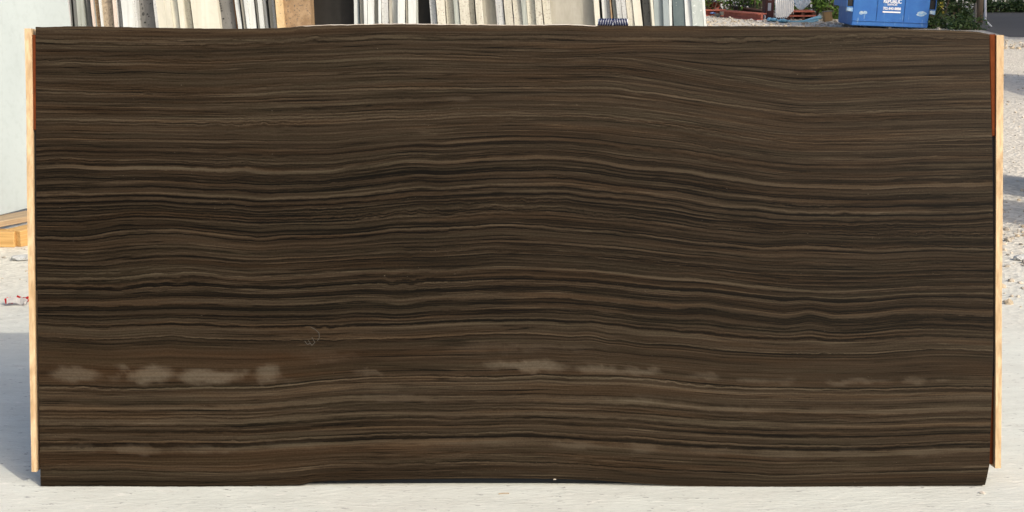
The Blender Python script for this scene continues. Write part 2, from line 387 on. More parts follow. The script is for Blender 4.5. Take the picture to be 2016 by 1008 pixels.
# stratigraphic column read off the stone, (row, tone): nine tracts of the sheet
COLS = [(45, "80:55 95:55 130:75 145:50 180:45 215:45 240:40 252:10 265:55 285:75 300:70 315:65 330:10 345:25 365:50 395:50 430:35 445:30 460:45 480:50 497:35 520:50 550:55 578:15 597:72 615:35 630:45 660:68 685:35 700:50 735:35 760:45 785:40 798:10 815:55 826:25 850:50 870:50 895:35 910:60 930:40 950:35 964:48"),
 (160, "0:40 20:30 40:50 55:55 70:15 90:50 130:50 148:15 165:80 185:75 200:30 220:50 250:30 270:25 280:35 295:50 310:30 328:15 345:50 370:50 395:50 415:55 430:25 450:30 465:20 490:50 520:50 540:25 550:65 570:50 590:35 605:65 620:30 640:70 655:80 675:40 690:25 705:80 720:40 745:25 770:50 800:50 830:35 850:45 870:60 890:30 910:30 930:45 945:30 960:45"),
 (275, "0:35 15:20 30:60 50:40 80:40 110:45 150:20 175:50 205:50 240:20 270:25 290:50 310:45 325:25 345:50 365:30 385:50 410:50 418:10 435:45 455:25 480:25 500:40 515:66 545:72 570:66 580:30 595:35 620:45 650:25 665:50 685:40 700:10 720:35 740:10 760:50 780:45 800:50 820:25 835:40 850:5 865:10 885:50 910:45 930:50 958:75"),
 (390, "0:62 15:40 35:5 60:40 75:55 95:55 110:40 128:2 150:30 165:35 185:60 205:10 235:55 250:10 275:35 295:25 310:50 325:50 345:10 370:50 385:10 410:45 430:55 455:30 480:45 510:40 535:20 560:25 580:30 590:50 608:2 625:60 640:65 665:40 685:10 705:45 720:35 760:55 795:35 825:50 850:30 865:60 885:45 910:20 940:50 958:30"),
 (505, "5:50 25:50 45:20 75:35 100:60 115:20 140:35 170:35 185:55 210:30 240:55 260:30 280:35 300:35 315:70 340:60 360:60 378:25 400:30 425:35 440:60 460:55 475:15 490:30 503:2 520:10 540:70 555:40 570:65 585:30 600:60 615:20 640:30 665:25 690:15 700:50 715:25 735:65 770:50 795:65 815:60 830:15 850:20 880:25 895:10 910:40 940:40 955:48"),
 (620, "0:50 20:15 35:20 55:45 72:15 100:55 130:35 140:40 157:65 175:20 195:10 220:60 250:65 290:50 330:45 355:60 380:50 402:85 417:10 440:35 460:40 475:25 495:30 515:50 540:40 600:43 660:45 700:45 740:42 785:50 800:38 820:48 850:45 900:42 940:45"),
 (735, "0:45 40:45 90:48 150:45 180:10 200:90 225:35 260:50 275:70 295:50 330:60 350:50 390:50 410:35 430:35 445:30 480:65 530:75 545:70 565:40 590:20 615:50 635:30 650:45 665:60 685:15 710:50 740:55 765:75 785:65 805:40 828:10 850:50 875:50 895:15 910:20 918:12"),
 (845, "0:15 20:30 40:60 60:45 90:50 125:35 142:15 155:75 175:50 190:10 220:5 240:20 255:60 290:69 330:64 370:45 430:42 490:42 500:55 520:35 550:55 570:40 590:55 625:35 640:15 655:60 675:65 695:40 720:45 770:45 790:30 820:40 850:30 870:35 895:30 920:40 935:15")]
prof = []
for y0, s in COLS:
    for p in s.split():
        a, b = p.split(':'); prof.append(((y0 + int(a) / 8.4) / 1000, int(b) / 100))
wedgep = [(0,.6),(3,.45),(8,.6),(12,.45),(16,.58),(20,.42),(25,.15),(28,.5),(34,.47),(38,.3),(42,.5),(45,.4)]
t = NT('dark_veined_marble')
uvn = t.n('ShaderNodeUVMap', uv_map='strata'); sp = t.n('ShaderNodeSeparateXYZ'); t.l(uvn.outputs[0], sp.inputs[0])
u, v = sp.outputs[0], sp.outputs[1]
def uvnoise(su, sv, det=3, rough=.55, seed=0.0):
    c_ = t.n('ShaderNodeCombineXYZ'); t.l(t.math('MULTIPLY', u, su), c_.inputs[0]); t.l(t.math('MULTIPLY', v, sv), c_.inputs[1]); c_.inputs[2].default_value = seed
    return t.noise(c_.outputs[0], 1, det, rough)
w1 = t.math('MULTIPLY', t.math('SUBTRACT', uvnoise(11, 26, 3, .5, 1.5), .5), .0085)
w2 = t.math('MULTIPLY', t.math('SUBTRACT', uvnoise(48, 70, 3, .6, 4.5), .5), .0052)
gw = t.ramp(uvnoise(2.6, 17, 2, .5, 31.0), [(.52, 0), (.66, 1)])
w3 = t.math('MULTIPLY', t.math('MULTIPLY', t.math('SUBTRACT', uvnoise(30, 38, 4, .6, 33.0), .5), gw), .016)
vw = t.math('ADD', t.math('ADD', v, w3), t.math('ADD', w1, w2))
L = None
seg = 24
i = 0
while i < len(prof) - 1:
    part = prof[i:i + seg + 1]; a, b = part[0][0], part[-1][0]
    f = t.math('DIVIDE', t.math('SUBTRACT', vw, a), b - a, clamp=True)
    r_ = t.ramp(f, [((p - a) / (b - a), l) for p, l in part])
    L = r_ if L is None else t.mix(t.math('GREATER_THAN', vw, a), L, r_)
    i += seg
f = t.math('DIVIDE', t.math('SUBTRACT', v, 1.0), .045, clamp=True)
L = t.mix(t.math('GREATER_THAN', v, .99), L, t.ramp(f, [(p / 45, l) for p, l in wedgep]))
bwn = t.n('ShaderNodeRGBToBW'); t.l(L, bwn.inputs[0]); L = bwn.outputs[0]
# contrast of the banding drifts along the bed
con = t.math('ADD', .78, t.math('MULTIPLY', uvnoise(2.4, 40, 3, .6, 8.0), .85))
cz = t.ramp(v, [(.05, .40), (.27, .42), (.33, .55), (.63, .55), (.68, .45), (.95, .47)])   # beds of weaker and stronger banding
cb = t.n('ShaderNodeRGBToBW'); t.l(cz, cb.inputs[0])
con = t.math('MULTIPLY', con, t.math('MULTIPLY', cb.outputs[0], 1.6))
L = t.math('ADD', .42, t.math('MULTIPLY', t.math('SUBTRACT', L, .42), con))
oz = t.ramp(v, [(.05, .57), (.27, .55), (.34, .47), (.63, .47), (.69, .53), (.75, .54), (.76, .58), (.84, .57), (.95, .52)])
ob = t.n('ShaderNodeRGBToBW'); t.l(oz, ob.inputs[0])
L = t.math('ADD', L, t.math('SUBTRACT', ob.outputs[0], .5))
L = t.math('ADD', L, t.math('MULTIPLY', t.math('SUBTRACT', uvnoise(1.3, 170, 2, .55, 2.0), .5), .40))
L = t.math('ADD', L, t.math('MULTIPLY', t.math('SUBTRACT', uvnoise(1.8, 300, 2, .6, 6.0), .5), .75))
L = t.math('ADD', L, t.math('MULTIPLY', t.math('SUBTRACT', uvnoise(240, 420, 2, .6, 9.0), .5), .34))
pa = t.n('ShaderNodeAttribute', attribute_name='patch').outputs['Fac']
redz = t.ramp(vw, [(.675, 0), (.695, .8), (.745, .8), (.757, 0), (.875, 0), (.892, .9), (.905, .7), (.925, 0)])
bwr0 = t.n('ShaderNodeRGBToBW'); t.l(redz, bwr0.inputs[0])
side_ = t.math('SUBTRACT', 1.0, t.math('MULTIPLY', t.math('MULTIPLY', t.math('SUBTRACT', u, .55), 3.0, clamp=True), .75))
bwr = t.n('ShaderNodeMath', operation='MULTIPLY'); t.l(bwr0.outputs[0], bwr.inputs[0]); t.l(side_, bwr.inputs[1])
calm = t.math('MULTIPLY', t.math('SUBTRACT', 1.0, t.math('MULTIPLY', bwr.outputs[0], .6)), t.math('SUBTRACT', 1.0, pa, clamp=True))
for sd_, su_, sv_, wd, am in ((21.0, 1.0, 62, .012, -.36), (23.0, 1.2, 110, .016, -.34), (27.0, 1.4, 150, .018, -.28), (25.0, 1.0, 70, .010, .26), (29.0, 1.2, 120, .013, .22), (41.0, 1.1, 200, .020, -.34), (43.0, 1.1, 240, .020, .20)):
    rdg = t.math('ABSOLUTE', t.math('SUBTRACT', uvnoise(su_, sv_, 3, .5, sd_), .5))
    ln_ = t.math('SUBTRACT', 1.0, t.math('DIVIDE', rdg, wd), clamp=True)
    gate = t.ramp(uvnoise(3.0, 20, 2, .5, sd_ + 1.5), [(.42, 0), (.55, 1)])
    L = t.math('ADD', L, t.math('MULTIPLY', t.math('MULTIPLY', t.math('MULTIPLY', ln_, gate), calm), am))
pa = t.n('ShaderNodeAttribute', attribute_name='patch').outputs['Fac']
grain = t.math('MULTIPLY', pa, t.math('ADD', .35, t.math('MULTIPLY', uvnoise(150, 200, 3, .75, 5.0), 1.3)))
L = t.math('ADD', L, t.math('MULTIPLY', grain, .35))
tone = t.ramp(L, [(0, (.0028, .0019, .0008)), (.14, (.0062, .0043, .0020)), (.42, (.0200, .0140, .0080)), (.62, (.0335, .0245, .0150)), (.85, (.056, .0435, .0280)), (1, (.073, .058, .039))])
hue = t.ramp(uvnoise(2.2, 55, 3, .6, 3.0), [(.36, (1.07, .95, .85)), (.5, (1.0, .975, .97)), (.64, (.97, 1.01, 1.0))])
c = t.mix(1.0, tone, hue, 'MULTIPLY')
rf = t.math('MULTIPLY', bwr.outputs[0], t.math('SUBTRACT', 1.0, pa), clamp=True)
c = t.mix(rf, c, t.mix(1.0, c, (1.12, .96, .82), 'MULTIPLY'))
c = t.mix(t.math('MULTIPLY', grain, .28, clamp=True), c, (.088, .077, .060))
# tiny calcite flecks and a few pits
fk = uvnoise(150, 430, 1, .5, 12.0)
fd = uvnoise(4, 24, 2, .5, 14.0)
fm = t.math('MULTIPLY', t.ramp(fk, [(.765, 0), (.80, 1)]), t.ramp(fd, [(.5, 0), (.62, .8)]))
c = t.mix(fm, c, (.13, .108, .08))
t.l(c, t.b.inputs['Base Color'])
t.b.inputs['Roughness'].default_value = .36
t.b.inputs['Specular IOR Level'].default_value = .07
MAT['veined'] = t.m
MAT['rawpale'] = stone('fresh_chipped_stone', (.62, .58, .52), (.45, .38, .30), scale=(50, 50, 50))
MAT['rawdark'] = stone('raw_sawn_edge', (.10, .075, .05), (.05, .037, .025), scale=(8, 40, 40))
for m in ('veined', 'rawpale', 'rawdark'): me.materials.append(MAT[m])
me.update()
slab = bpy.data.objects.new('marble_slab', me); COL.objects.link(slab); slab.location = SLAB_O
tag(slab, 'large dark brown marble slab with wavy wood-like veins leaning upright on the concrete', 'slab')

MAT['chalk'] = plain('chalk', (.060, .054, .044), .9)
for lab, pts in (('a', [(612, 644), (620, 648), (628, 655), (629, 664), (625, 671)]), ('b', [(600, 671), (605, 678), (611, 676), (607, 670), (614, 680), (620, 674), (614, 664)])):
    bm = bmesh.new()
    for (x0, y0), (x1, y1) in zip(pts, pts[1:]):
        dx, dy = x1 - x0, y1 - y0; l_ = math.hypot(dx, dy); nx, ny = -dy / l_ * .55, dx / l_ * .55
        bm.faces.new([bm.verts.new(slab_pt(*p_, -.0004) - SLAB_O) for p_ in ((x0 + nx, y0 + ny), (x0 - nx, y0 - ny), (x1 - nx, y1 - ny), (x1 + nx, y1 + ny))])
    obj('chalk_mark', bm, MAT['chalk'], slab)
# small chips on the face and bottom edge
bm = bmesh.new(); p = slab_pt(1092, 943.5, -.002)
hexa(bm, [p + Vector(o) * .0042 for o in ((-1.1,-.2,-.35),(1.0,-.3,-.3),(1.1,.5,-.2),(-.9,.5,-.3),(-.8,-.2,.25),(.7,-.2,.3),(.8,.4,.2),(-.6,.4,.3))])
obj('stone_chip', bm, MAT['rawpale'], None)
tag(bpy.data.objects['stone_chip'], 'tiny pale stone chip stuck at the middle of the marble slab\'s bottom edge', 'chip')

# ------------------------------------------------------------------ the stand behind the slab
stand = empty('slab_stand', (0, ground(1008, 925).y, 0))
tag(stand, 'wooden and rust-red steel stand showing at both sides behind the dark marble slab', 'stand')
so = stand.location.copy()
def stand_part(name, bm, mat):
    bmesh.ops.translate(bm, verts=bm.verts[:], vec=-so); return obj(name, bm, mat, stand)
def plane_pt(px, py, dtop=-.004, dbot=-.002):      # the uprights flank the slab, flush with its face
    f = (py - 55) / (925 - 55); d = D + dtop + (dbot - dtop) * f
    return Vector((0, 0, H)) + ray(px, py) * d
back = Vector((0, 1, -.12)).normalized()
def upright(name, mat, pts_l, pts_r, thick, off=0.0, bev=.002):
    bm = bmesh.new()
    a, b = plane_pt(*pts_l[1]), plane_pt(*pts_r[1]); c_, d_ = plane_pt(*pts_l[0]), plane_pt(*pts_r[0])
    a, b, c_, d_ = (p + back * off for p in (a, b, c_, d_))
    hexa(bm, [a, b, b + back * thick, a + back * thick, c_, d_, d_ + back * thick, c_ + back * thick], bev)
    # long uprights get a few cuts so the edge is not ruler straight
    o = stand_part(name, bm, mat); return o
def lumber(xl0, xl1, xr0, xr1, y0, y1):
    bm = bmesh.new(); rings = []; N = 14
    for i in range(N + 1):
        f = i / N; y = y0 + (y1 - y0) * f
        wob = noise.noise(Vector((f * 3.1, xl0, 0))) * 1.6
        a = plane_pt(xl0 + (xl1 - xl0) * f + wob, y); b = plane_pt(xr0 + (xr1 - xr0) * f + wob * .8, y)
        if i == N:
            for p in (a, b): p.z = max(p.z, .002)
        rings.append([bm.verts.new(p) for p in (a, b, b + back * .088, a + back * .088)])
    for A, B in zip(rings, rings[1:]):
        for k in range(4): bm.faces.new((A[k], A[(k + 1) % 4], B[(k + 1) % 4], B[k]))
    bm.faces.new(rings[0][::-1]); bm.faces.new(rings[-1])
    bmesh.ops.bevel(bm, geom=[e for e in bm.edges if e.calc_length() > .1 or len(e.link_faces) == 2 and e.calc_face_angle(0) > 1], offset=.0022, segments=1, affect='EDGES', clamp_overlap=True)
    return stand_part('post', bm, MAT['pine'])
lumber(48, 62, 61.5, 71.6, 56, 929)
lumber(1962.3, 1959.2, 1976.5, 1970.5, 69, 922)
upright('steel_plate', MAT['rust'], [(61.9, 68), (63.4, 256)], [(69.6, 68), (70.4, 256)], .03, .005)
upright('black_strip', MAT['flatblack'], [(63.8, 256.5), (68, 574)], [(70.4, 256.5), (71.8, 574)], .03, .012)  # black strip filling the gap between the two steel plates
upright('steel_plate', MAT['rust'], [(68, 575), (72.2, 926)], [(72.2, 575), (78.6, 926)], .03, .03)
upright('steel_plate', MAT['rust'], [(1948.8, 67), (1953.6, 268)], [(1961.8, 67), (1961.6, 268)], .03, .005)
upright('black_strip', MAT['flatblack'], [(1954.4, 269), (1956.2, 742)], [(1961.5, 269), (1960, 742)], .03, .012)  # same black filler between the right-hand plates
upright('steel_plate', MAT['rust'], [(1954.8, 743), (1947.5, 914)], [(1959.8, 743), (1958.6, 918)], .03, .016)
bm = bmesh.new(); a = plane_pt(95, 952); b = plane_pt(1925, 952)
box(bm, a.x, b.x, slab_pt(1008, 956).y + .028, slab_pt(1008, 956).y + .06, 0, .05, .003); stand_part('gap_shade_strip', bm, plain('blue_black_shade', (.005, .009, .015), .9))  # added dark strip stands in for the shade in the gap under the slab
for xx in (-1.36, 1.36):
    bm = bmesh.new(); box(bm, xx - .012, xx + .012, slab_pt(1008, 956).y + .06, slab_pt(1008, 956).y + .5, 0, .07, .003); stand_part('foot', bm, MAT['pine'])
for y in (150, 520, 860):
    bm = bmesh.new()
    a, b = plane_pt(60, y) + back * .09, plane_pt(1960, y) + back * .09
    hexa(bm, [a, b, b + back * .04, a + back * .04, a + upv * .09, b + upv * .09, b + upv * .09 + back * .04, a + upv * .09 + back * .04], .003)
    stand_part('crossbar', bm, MAT['pine'])
for px in (200, 1810):
    a = plane_pt(px, 200) + back * .13; b = Vector((a.x, a.y + .35, 0.0))
    bm = bmesh.new(); tube(bm, [b, a], .022, 8); stand_part('brace', bm, MAT['rust'])

# ------------------------------------------------------------------ striped roll lying on the slab's top edge
RY = D
root = empty('striped_roll', slab_pt(1207, 50.5, .012))
tag(root, 'small navy and white striped roll lying on the top edge of the dark marble slab', 'roll')
MAT['navy'] = plain('navy_plastic', (.006, .010, .055), .35)
MAT['palecore'] = plain('pale_plastic', (.62, .66, .72), .4, .15)
rr = 7.6 * SC
bm = bmesh.new(); hw = 29.5 * SC
tube(bm, [(-hw, 0, rr), (-hw * .97, 0, rr), (hw * .97, 0, rr), (hw, 0, rr)], [rr * .7, rr * .93, rr * .93, rr * .7], 16)
obj('core', bm, MAT['palecore'], root, True)
for i in range(12):
    x = -hw + 2 * hw * (i + .6) / 12.2; tilt = .28 if i < 6 else -.2
    bm = bmesh.new(); ring = []
    for k in range(16):
        a = k * math.pi / 8
        for dx, r2 in ((-.0031, rr * .96), (-.0022, rr * 1.03), (.0022, rr * 1.03), (.0031, rr * .96)):
            z = math.sin(a) * r2
            ring.append(bm.verts.new((x + dx + z * tilt, -math.cos(a) * r2, rr + z)))
    for k in range(16):
        for j in range(3):
            bm.faces.new((ring[k*4+j], ring[((k+1)%16)*4+j], ring[((k+1)%16)*4+j+1], ring[k*4+j+1]))
    obj('band', bm, MAT['navy'], root, True)

# ------------------------------------------------------------------ row of slabs standing on edge behind
# (x0, x1, stone, words) in the photo at row 25; each becomes a sheared box with real length and height
ROW = [
 (138.5,141.6,'darkgrey','dark teal grey'),(142,144.5,'greygreen','grey green'),(144.8,151,'darkgrey','dark grey'),(151.4,157.5,'greygreen','pale grey green'),(157.9,165.2,'greygreen','grey green'),(165.6,171,'greygreen','grey green'),
 (171.5,178.5,'darkgrey','dark grey'),(180.3,184.3,'pinkwhite','pinkish white'),(184.6,187.2,'bluegrey','blue grey'),(187.4,195.8,'brownspeck','brown speckled'),(196,200.2,'white','white'),(200.4,222.8,'multispeck','multicoloured speckled'),
 (223.2,228.6,'pinkwhite','pinkish white'),(229,231.6,'lightgrey','light grey'),(232.2,234.2,'brownspeck','thin brown'),(235,239.4,'lightgrey','light grey'),(239.9,263.6,'white','wide greyish white'),(264.2,270,'lightgrey','light grey'),
 (270.4,303,'grey','first wide dark grey',.06),(304,309.4,'lightgrey','light grey'),(310,325,'ivory','ivory'),(325.4,338,'ivory','ivory'),(338.5,351,'ivory','ivory'),(351.6,362.4,'ivory','ivory'),(365,376,'cream','cream'),(378.4,430,'ivory','very wide ivory'),
 (431,462,'grey','second wide dark grey',.05),(462.4,464.6,'brownline','thin rusty brown'),(465,473.6,'white','white'),(476.4,482,'beige','beige'),(482.4,489,'white','white'),(489.8,502,'white','white'),(504.6,508.6,'beige','beige'),(509,518.4,'white','white'),(518.9,525.6,'white','white'),
 (530.2,536.6,'beige','beige'),(537,542,'lightgrey','light grey'),(543.6,557.6,'palegranite','pale cream granite',-.1),(558,611.6,'tan','wide tan granite',-.06),
 (613,696,'black','wide black',.10),(697,704,'white','white'),(704.3,707,'bluegrey','blue grey'),(709,716.2,'beige','beige'),(716.6,722.8,'white','white'),(723.8,736.8,'white','white'),(737.2,744.8,'beige','beige'),(745.2,750,'white','white'),(752,764.4,'lightgrey','greyish white'),
 (766.4,771.6,'beige','beige'),(772,782.8,'white','white'),(783.4,796.8,'white','white'),(799.2,803.8,'beige','beige'),(804.2,819,'white','white'),(819.4,822.8,'greygreen','grey'),
 (823.6,846,'black','narrow black',.10),(847,858.4,'lightgrey','greyish white'),(860,876.4,'cream','cream'),(878.4,893.6,'cream','cream'),(894,904.4,'greygreen','blue grey speckled'),(904.8,924,'cream','cream'),(924.4,935,'cream','pale cream'),(937,951,'cream','cream'),
 (951.4,976.6,'beige','wide beige',.05),(979,991.6,'lightgrey','light grey'),(993.4,1009,'cream','cream'),(1011,1027.6,'cream','cream'),(1028,1037.6,'greygreen','blue grey speckled'),(1038,1054,'cream','cream'),(1054.4,1067.8,'cream','pale cream'),(1069.8,1084,'cream','cream'),
 (1084.6,1170,'beige','very wide beige',.06),(1170.5,1181,'ivory','ivory'),(1186,1195.8,'white','white'),(1196.2,1201.6,'lightgrey','grey'),(1202,1205,'brownspeck','thin brown'),(1207,1214.4,'greygreen','dark grey brown'),(1214.8,1224.6,'lightgrey','light grey'),(1225,1233,'lightgrey','light grey'),
 (1234.4,1247,'cream','cream'),(1247.4,1263,'ivory','ivory'),(1266,1281.6,'grey','short dark grey',.06),(1282,1287,'ivory','narrow ivory'),(1288,1305.6,'bluegrey','blue grey'),(1306,1317,'bluegrey','blue grey'),(1317.4,1323,'white','white'),
 (1325,1348.6,'slate','slate blue',.03),(1349,1361.6,'white','bright white'),(1362,1384,'speckgrey','pale grey speckled'),(1384.4,1389.4,'white','narrow bright white')]
LEAN = [(138,.6),(180,3.2),(235,2.5),(310,3.6),(465,5.2),(545,4),(575,.8),(612,.6),(700,0),(820,.2),(847,3.4),(900,4),(1000,5),(1180,5.5),(1260,7),(1320,3.5),(1390,6)]
LM = [('pale leaning slab', 138), ('first wide dark grey slab', 286), ('second wide dark grey slab', 447), ('wide tan granite slab', 585), ('wide black slab', 655), ('narrow black slab', 835), ('wide beige slab', 964), ('very wide beige slab', 1127), ('short dark grey slab', 1274), ('slate blue slab', 1337)]
ORD = ['first', 'second', 'third', 'fourth', 'fifth', 'sixth', 'seventh', 'eighth', 'ninth', 'tenth', 'eleventh', 'twelfth', 'thirteenth', 'fourteenth', 'fifteenth', 'sixteenth', 'seventeenth', 'eighteenth']
BZ = .10
cur_lm, cnt = 'pale leaning slab', 0
WIDE = {'first wide dark grey', 'second wide dark grey', 'wide tan granite', 'wide black', 'narrow black', 'wide beige', 'very wide beige', 'short dark grey', 'slate blue'}
for e in ROW:
    x0, x1, mk, words = e[:4]; dy = e[4] if len(e) > 4 else rnd.uniform(-.035, .035)
    wide = words in WIDE
    Y = 9.3 + dy
    ln = math.tan(R(interp(LEAN, (x0 + x1) / 2)))
    p0, p1 = atY(x0, 25, Y), atY(x1, 25, Y); zr = p0.z
    top = rnd.uniform(1.5, 1.85)
    length = .03 + rnd.uniform(0, .02) if wide and mk in ('grey', 'black', 'beige', 'slate') else rnd.uniform(1.5, 2.4)
    base = Vector(((p0.x + p1.x) / 2 + (zr - BZ) * ln, Y, BZ))
    bm = bmesh.new(); NZ = 12
    rings = []
    for i in range(NZ + 1):
        z = BZ + (top - BZ) * i / NZ
        sx = (zr - z) * ln
        j0, j1 = (rnd.uniform(-.0016, .0016) for _ in range(2))
        jy = rnd.uniform(-.004, .004)
        rings.append([bm.verts.new(Vector(p) - base) for p in ((p0.x + sx + j0, Y + jy, z), (p1.x + sx + j1, Y + jy, z), (p1.x + sx, Y + length, z), (p0.x + sx, Y + length, z))])
    for A, B in zip(rings, rings[1:]):
        for k in range(4): bm.faces.new((A[k], A[(k + 1) % 4], B[(k + 1) % 4], B[k]))
    bm.faces.new(rings[0][::-1]); bm.faces.new(rings[-1])
    o = obj('offcut_slab' if wide else 'stone_slab', bm, MAT[mk]); o.location = base
    if wide:
        cur_lm, cnt = words + ' slab', 0
        tag(o, words + ' stone slab standing upright in the row behind the marble slab', 'slab', 'stone slabs standing on edge in the row behind')
    else:
        cnt += 1
        tag(o, '%s slab edge, %s right of the %s in row' % (words, ORD[cnt - 1], cur_lm), 'slab', 'stone slabs standing on edge in the row behind')
    # hand-drawn marks on the two dark grey ones
    if words in ('first wide dark grey', 'second wide dark grey'):
        MAT.setdefault('ink', plain('black_ink', (.02, .02, .022), .8))
        marks = [(279, 8, 1.1, 2.0), (280.6, 16.5, 1.3, 2.2), (282.2, 27.5, 2.0, 3.0), (285.5, 44.2, 2.0, 1.5), (277, 37.6, 1.2, 1.2), (293, 32.4, 1.2, 1.2)] if words[0] == 'f' else [(432.4, 2, 1.4, 1.6), (433.6, 6.8, 1.4, 1.8), (434.8, 11.6, 1.4, 1.6), (435.8, 16.4, 1.4, 1.8), (436.8, 21.2, 1.4, 1.4), (439.8, 36.8, 1.9, 1.5)]
        for (mx, my, ra, rb) in marks:
            bm = bmesh.new(); c0 = atY(mx, my, Y - .0065); s = (Y - .006) / F * 1.03
            hollow = rb >= 1.55
            N = 12; o1 = [bm.verts.new(c0 - base + Vector((math.cos(k*2*math.pi/N) * ra * s, 0, math.sin(k*2*math.pi/N) * rb * s))) for k in range(N)]
            if hollow:
                o2 = [bm.verts.new(c0 - base + Vector((math.cos(k*2*math.pi/N) * ra * s * .35, 0, math.sin(k*2*math.pi/N) * rb * s * .5))) for k in range(N)]
                for k in range(N): bm.faces.new((o1[k], o1[(k+1)%N], o2[(k+1)%N], o2[k]))
            else: bm.faces.new(o1)
            obj('ink_mark', bm, MAT['ink'], o)
# timber bearers that carry the row
for yb in (9.42, 10.9):
    bm = bmesh.new(); box(bm, -2.75, 1.45, yb, yb + .1, 0, BZ - .002, .004)
    o = obj('timber_bearer', bm, MAT['plank'])
    tag(o, 'long timber bearer under the %s of the slab row behind the marble slab' % ('front ends' if yb < 10 else 'back ends'), 'timber', 'timber bearers under the slabs')

# pale slab leaning at the left
a = ground(-60, 447, .13); b_dir = Vector((.36, .93, 0)).normalized(); nrm = Vector((b_dir.y, -b_dir.x, 0))
a = ground(0, 424, .13) - b_dir * 1.2
# length so that the far end lands on column 138
s = 1.2
while True:
    p = a + b_dir * s - nrm * .10 * .74 + Vector((0, 0, 1.05)); d = p - Vector((0, 0, H)); px = 1008 + F * d.x / d.dot(fwd)
    pz = p + Vector((0, 0, 1.0)); 
    if px > 136 or s > 6: break
    s += .01
lean = -nrm * .10
bm = bmesh.new(); tk = .03
q0, q1 = a, a + b_dir * s
hh = Vector((0, 0, 1.75)) + lean * 1.2
hexa(bm, [q0 - a, q1 - a, q1 - nrm * tk - a, q0 - nrm * tk - a, q0 + hh - a, q1 + hh - a, q1 - nrm * tk + hh - a, q0 - nrm * tk + hh - a], .003)
o = obj('leaning_slab', bm, MAT['paleface']); o.location = a
tag(o, 'large pale bluish white slab leaning at the far left on a plank', 'slab')
pal_a, pal_d, pal_n = a, b_dir, nrm

# plank and orange timber below it
def bar(name, P, dirv, length, w, h, mat, label, cat, z0=0.0, roll=0.0, group=None):
    dirv = dirv.normalized(); side = Vector((-dirv.y, dirv.x, 0)).normalized()
    u_ = side.cross(dirv) * -1 if side.cross(dirv).z < 0 else side.cross(dirv)
    bm = bmesh.new()
    M = Matrix((( dirv.x, side.x, u_.x, 0), (dirv.y, side.y, u_.y, 0), (dirv.z, side.z, u_.z, 0), (0, 0, 0, 1)))
    box(bm, 0, length, -w / 2, w / 2, 0, h, .003)
    o = obj(name, bm, mat); o.matrix_world = Matrix.Translation(P + Vector((0, 0, z0))) @ M
    tag(o, label, cat, group); return o
p = ground(30, 487)
bar('timber_beam', Vector((p.x - .02, p.y + .03, 0)), Vector((.46, .89, 0)), 1.1, .115, .088, MAT['timber'], 'orange squared timber lying on the ground at the far left', 'timber', 0)
bar('timber_beam', Vector((p.x + .0, p.y + .045, 0)), Vector((-1, .05, 0)), .9, .10, .084, MAT['timber'], 'short orange timber butted across the left end of the squared timber', 'timber', 0)
p2 = ground(-46, 452, .092)
bar('plank', Vector((p2.x, p2.y + .02, 0)), Vector((.54, .84, 0)), 1.3, .16, .032, MAT['plank'], 'grey brown plank on top of the timber under the pale leaning slab', 'plank', .095)

# ------------------------------------------------------------------ litter on the concrete
MAT['redpaper'] = plain('red_paper', (.60, .008, .012), .8); MAT['whitepaper'] = plain('white_paper', (.75, .74, .72), .7)
p = ground(33, 601)
root = empty('paper_scrap', p); tag(root, 'crumpled red and white paper scrap on the concrete left of the marble slab', 'litter')
for nm, mat, cx, cy, w, d_, r0 in (('red_strip', 'redpaper', .022, .022, .07, .022, -.3), ('red_strip', 'redpaper', -.035, .0, .034, .022, .5), ('white_sheet', 'whitepaper', -.005, -.008, .07, .03, .3), ('white_sheet', 'whitepaper', .04, -.012, .04, .018, -.5)):
    bm = bmesh.new(); g_ = []
    for i in range(6):
        g_.append([bm.verts.new(Matrix.Rotation(r0, 3, 'Z') @ Vector(((i / 5 - .5) * w, (j - .5) * d_ * (1 - .3 * abs(i / 5 - .5)), (.006 + rnd.uniform(0, .012) + .022 * j))) + Vector((cx, cy, 0))) for j in range(2)])
    for A, B in zip(g_, g_[1:]): bm.faces.new((A[0], B[0], B[1], A[1]))
    r_ = bmesh.ops.solidify(bm, geom=bm.faces[:], thickness=.002)
    obj(nm, bm, MAT[mat], root)
def chip(name, px, py, w, d_, h, rot, mat, label, cat):
    p = ground(px, py); bm = bmesh.new()
    r_ = bmesh.ops.create_icosphere(bm, subdivisions=1, radius=.5)
    for v_ in bm.verts:
        v_.co = Vector((v_.co.x * w, v_.co.y * d_, (v_.co.z + .38) * h)) * rnd.uniform(.85, 1.1)
    o = obj(name, bm, mat); o.location = p; o.rotation_euler = (0, 0, rot); tag(o, label, cat)
chip('stone_flake', 1934, 972, .022, .012, .008, -.5, MAT['rawpale'], 'small pale stone flake on the concrete below the marble slab\'s right corner', 'flake')
p = ground(992, 973)
bm = bmesh.new(); tube(bm, [(-.016, -.002, .002), (0, .001, .003), (.016, .003, .002)], .0013, 6)
o = obj('twig', bm, MAT['plank']); o.location = p; tag(o, 'thin tan twig on the concrete in front of the slab near the middle', 'twig')
MAT['leafdry'] = plain('dry_grass', (.22, .2, .17), .9)
p = ground(38, 510); 
chip('grey_stone', 44, 512, .13, .08, .035, .2, MAT['lightgrey'], 'flat grey stone by the left post on the ground under the orange timber', 'stone')
chip('grey_stone', 2010, 512, .10, .06, .035, .2, MAT['lightgrey'], 'grey stone lying at the right edge of the gravel beyond the right post', 'stone')

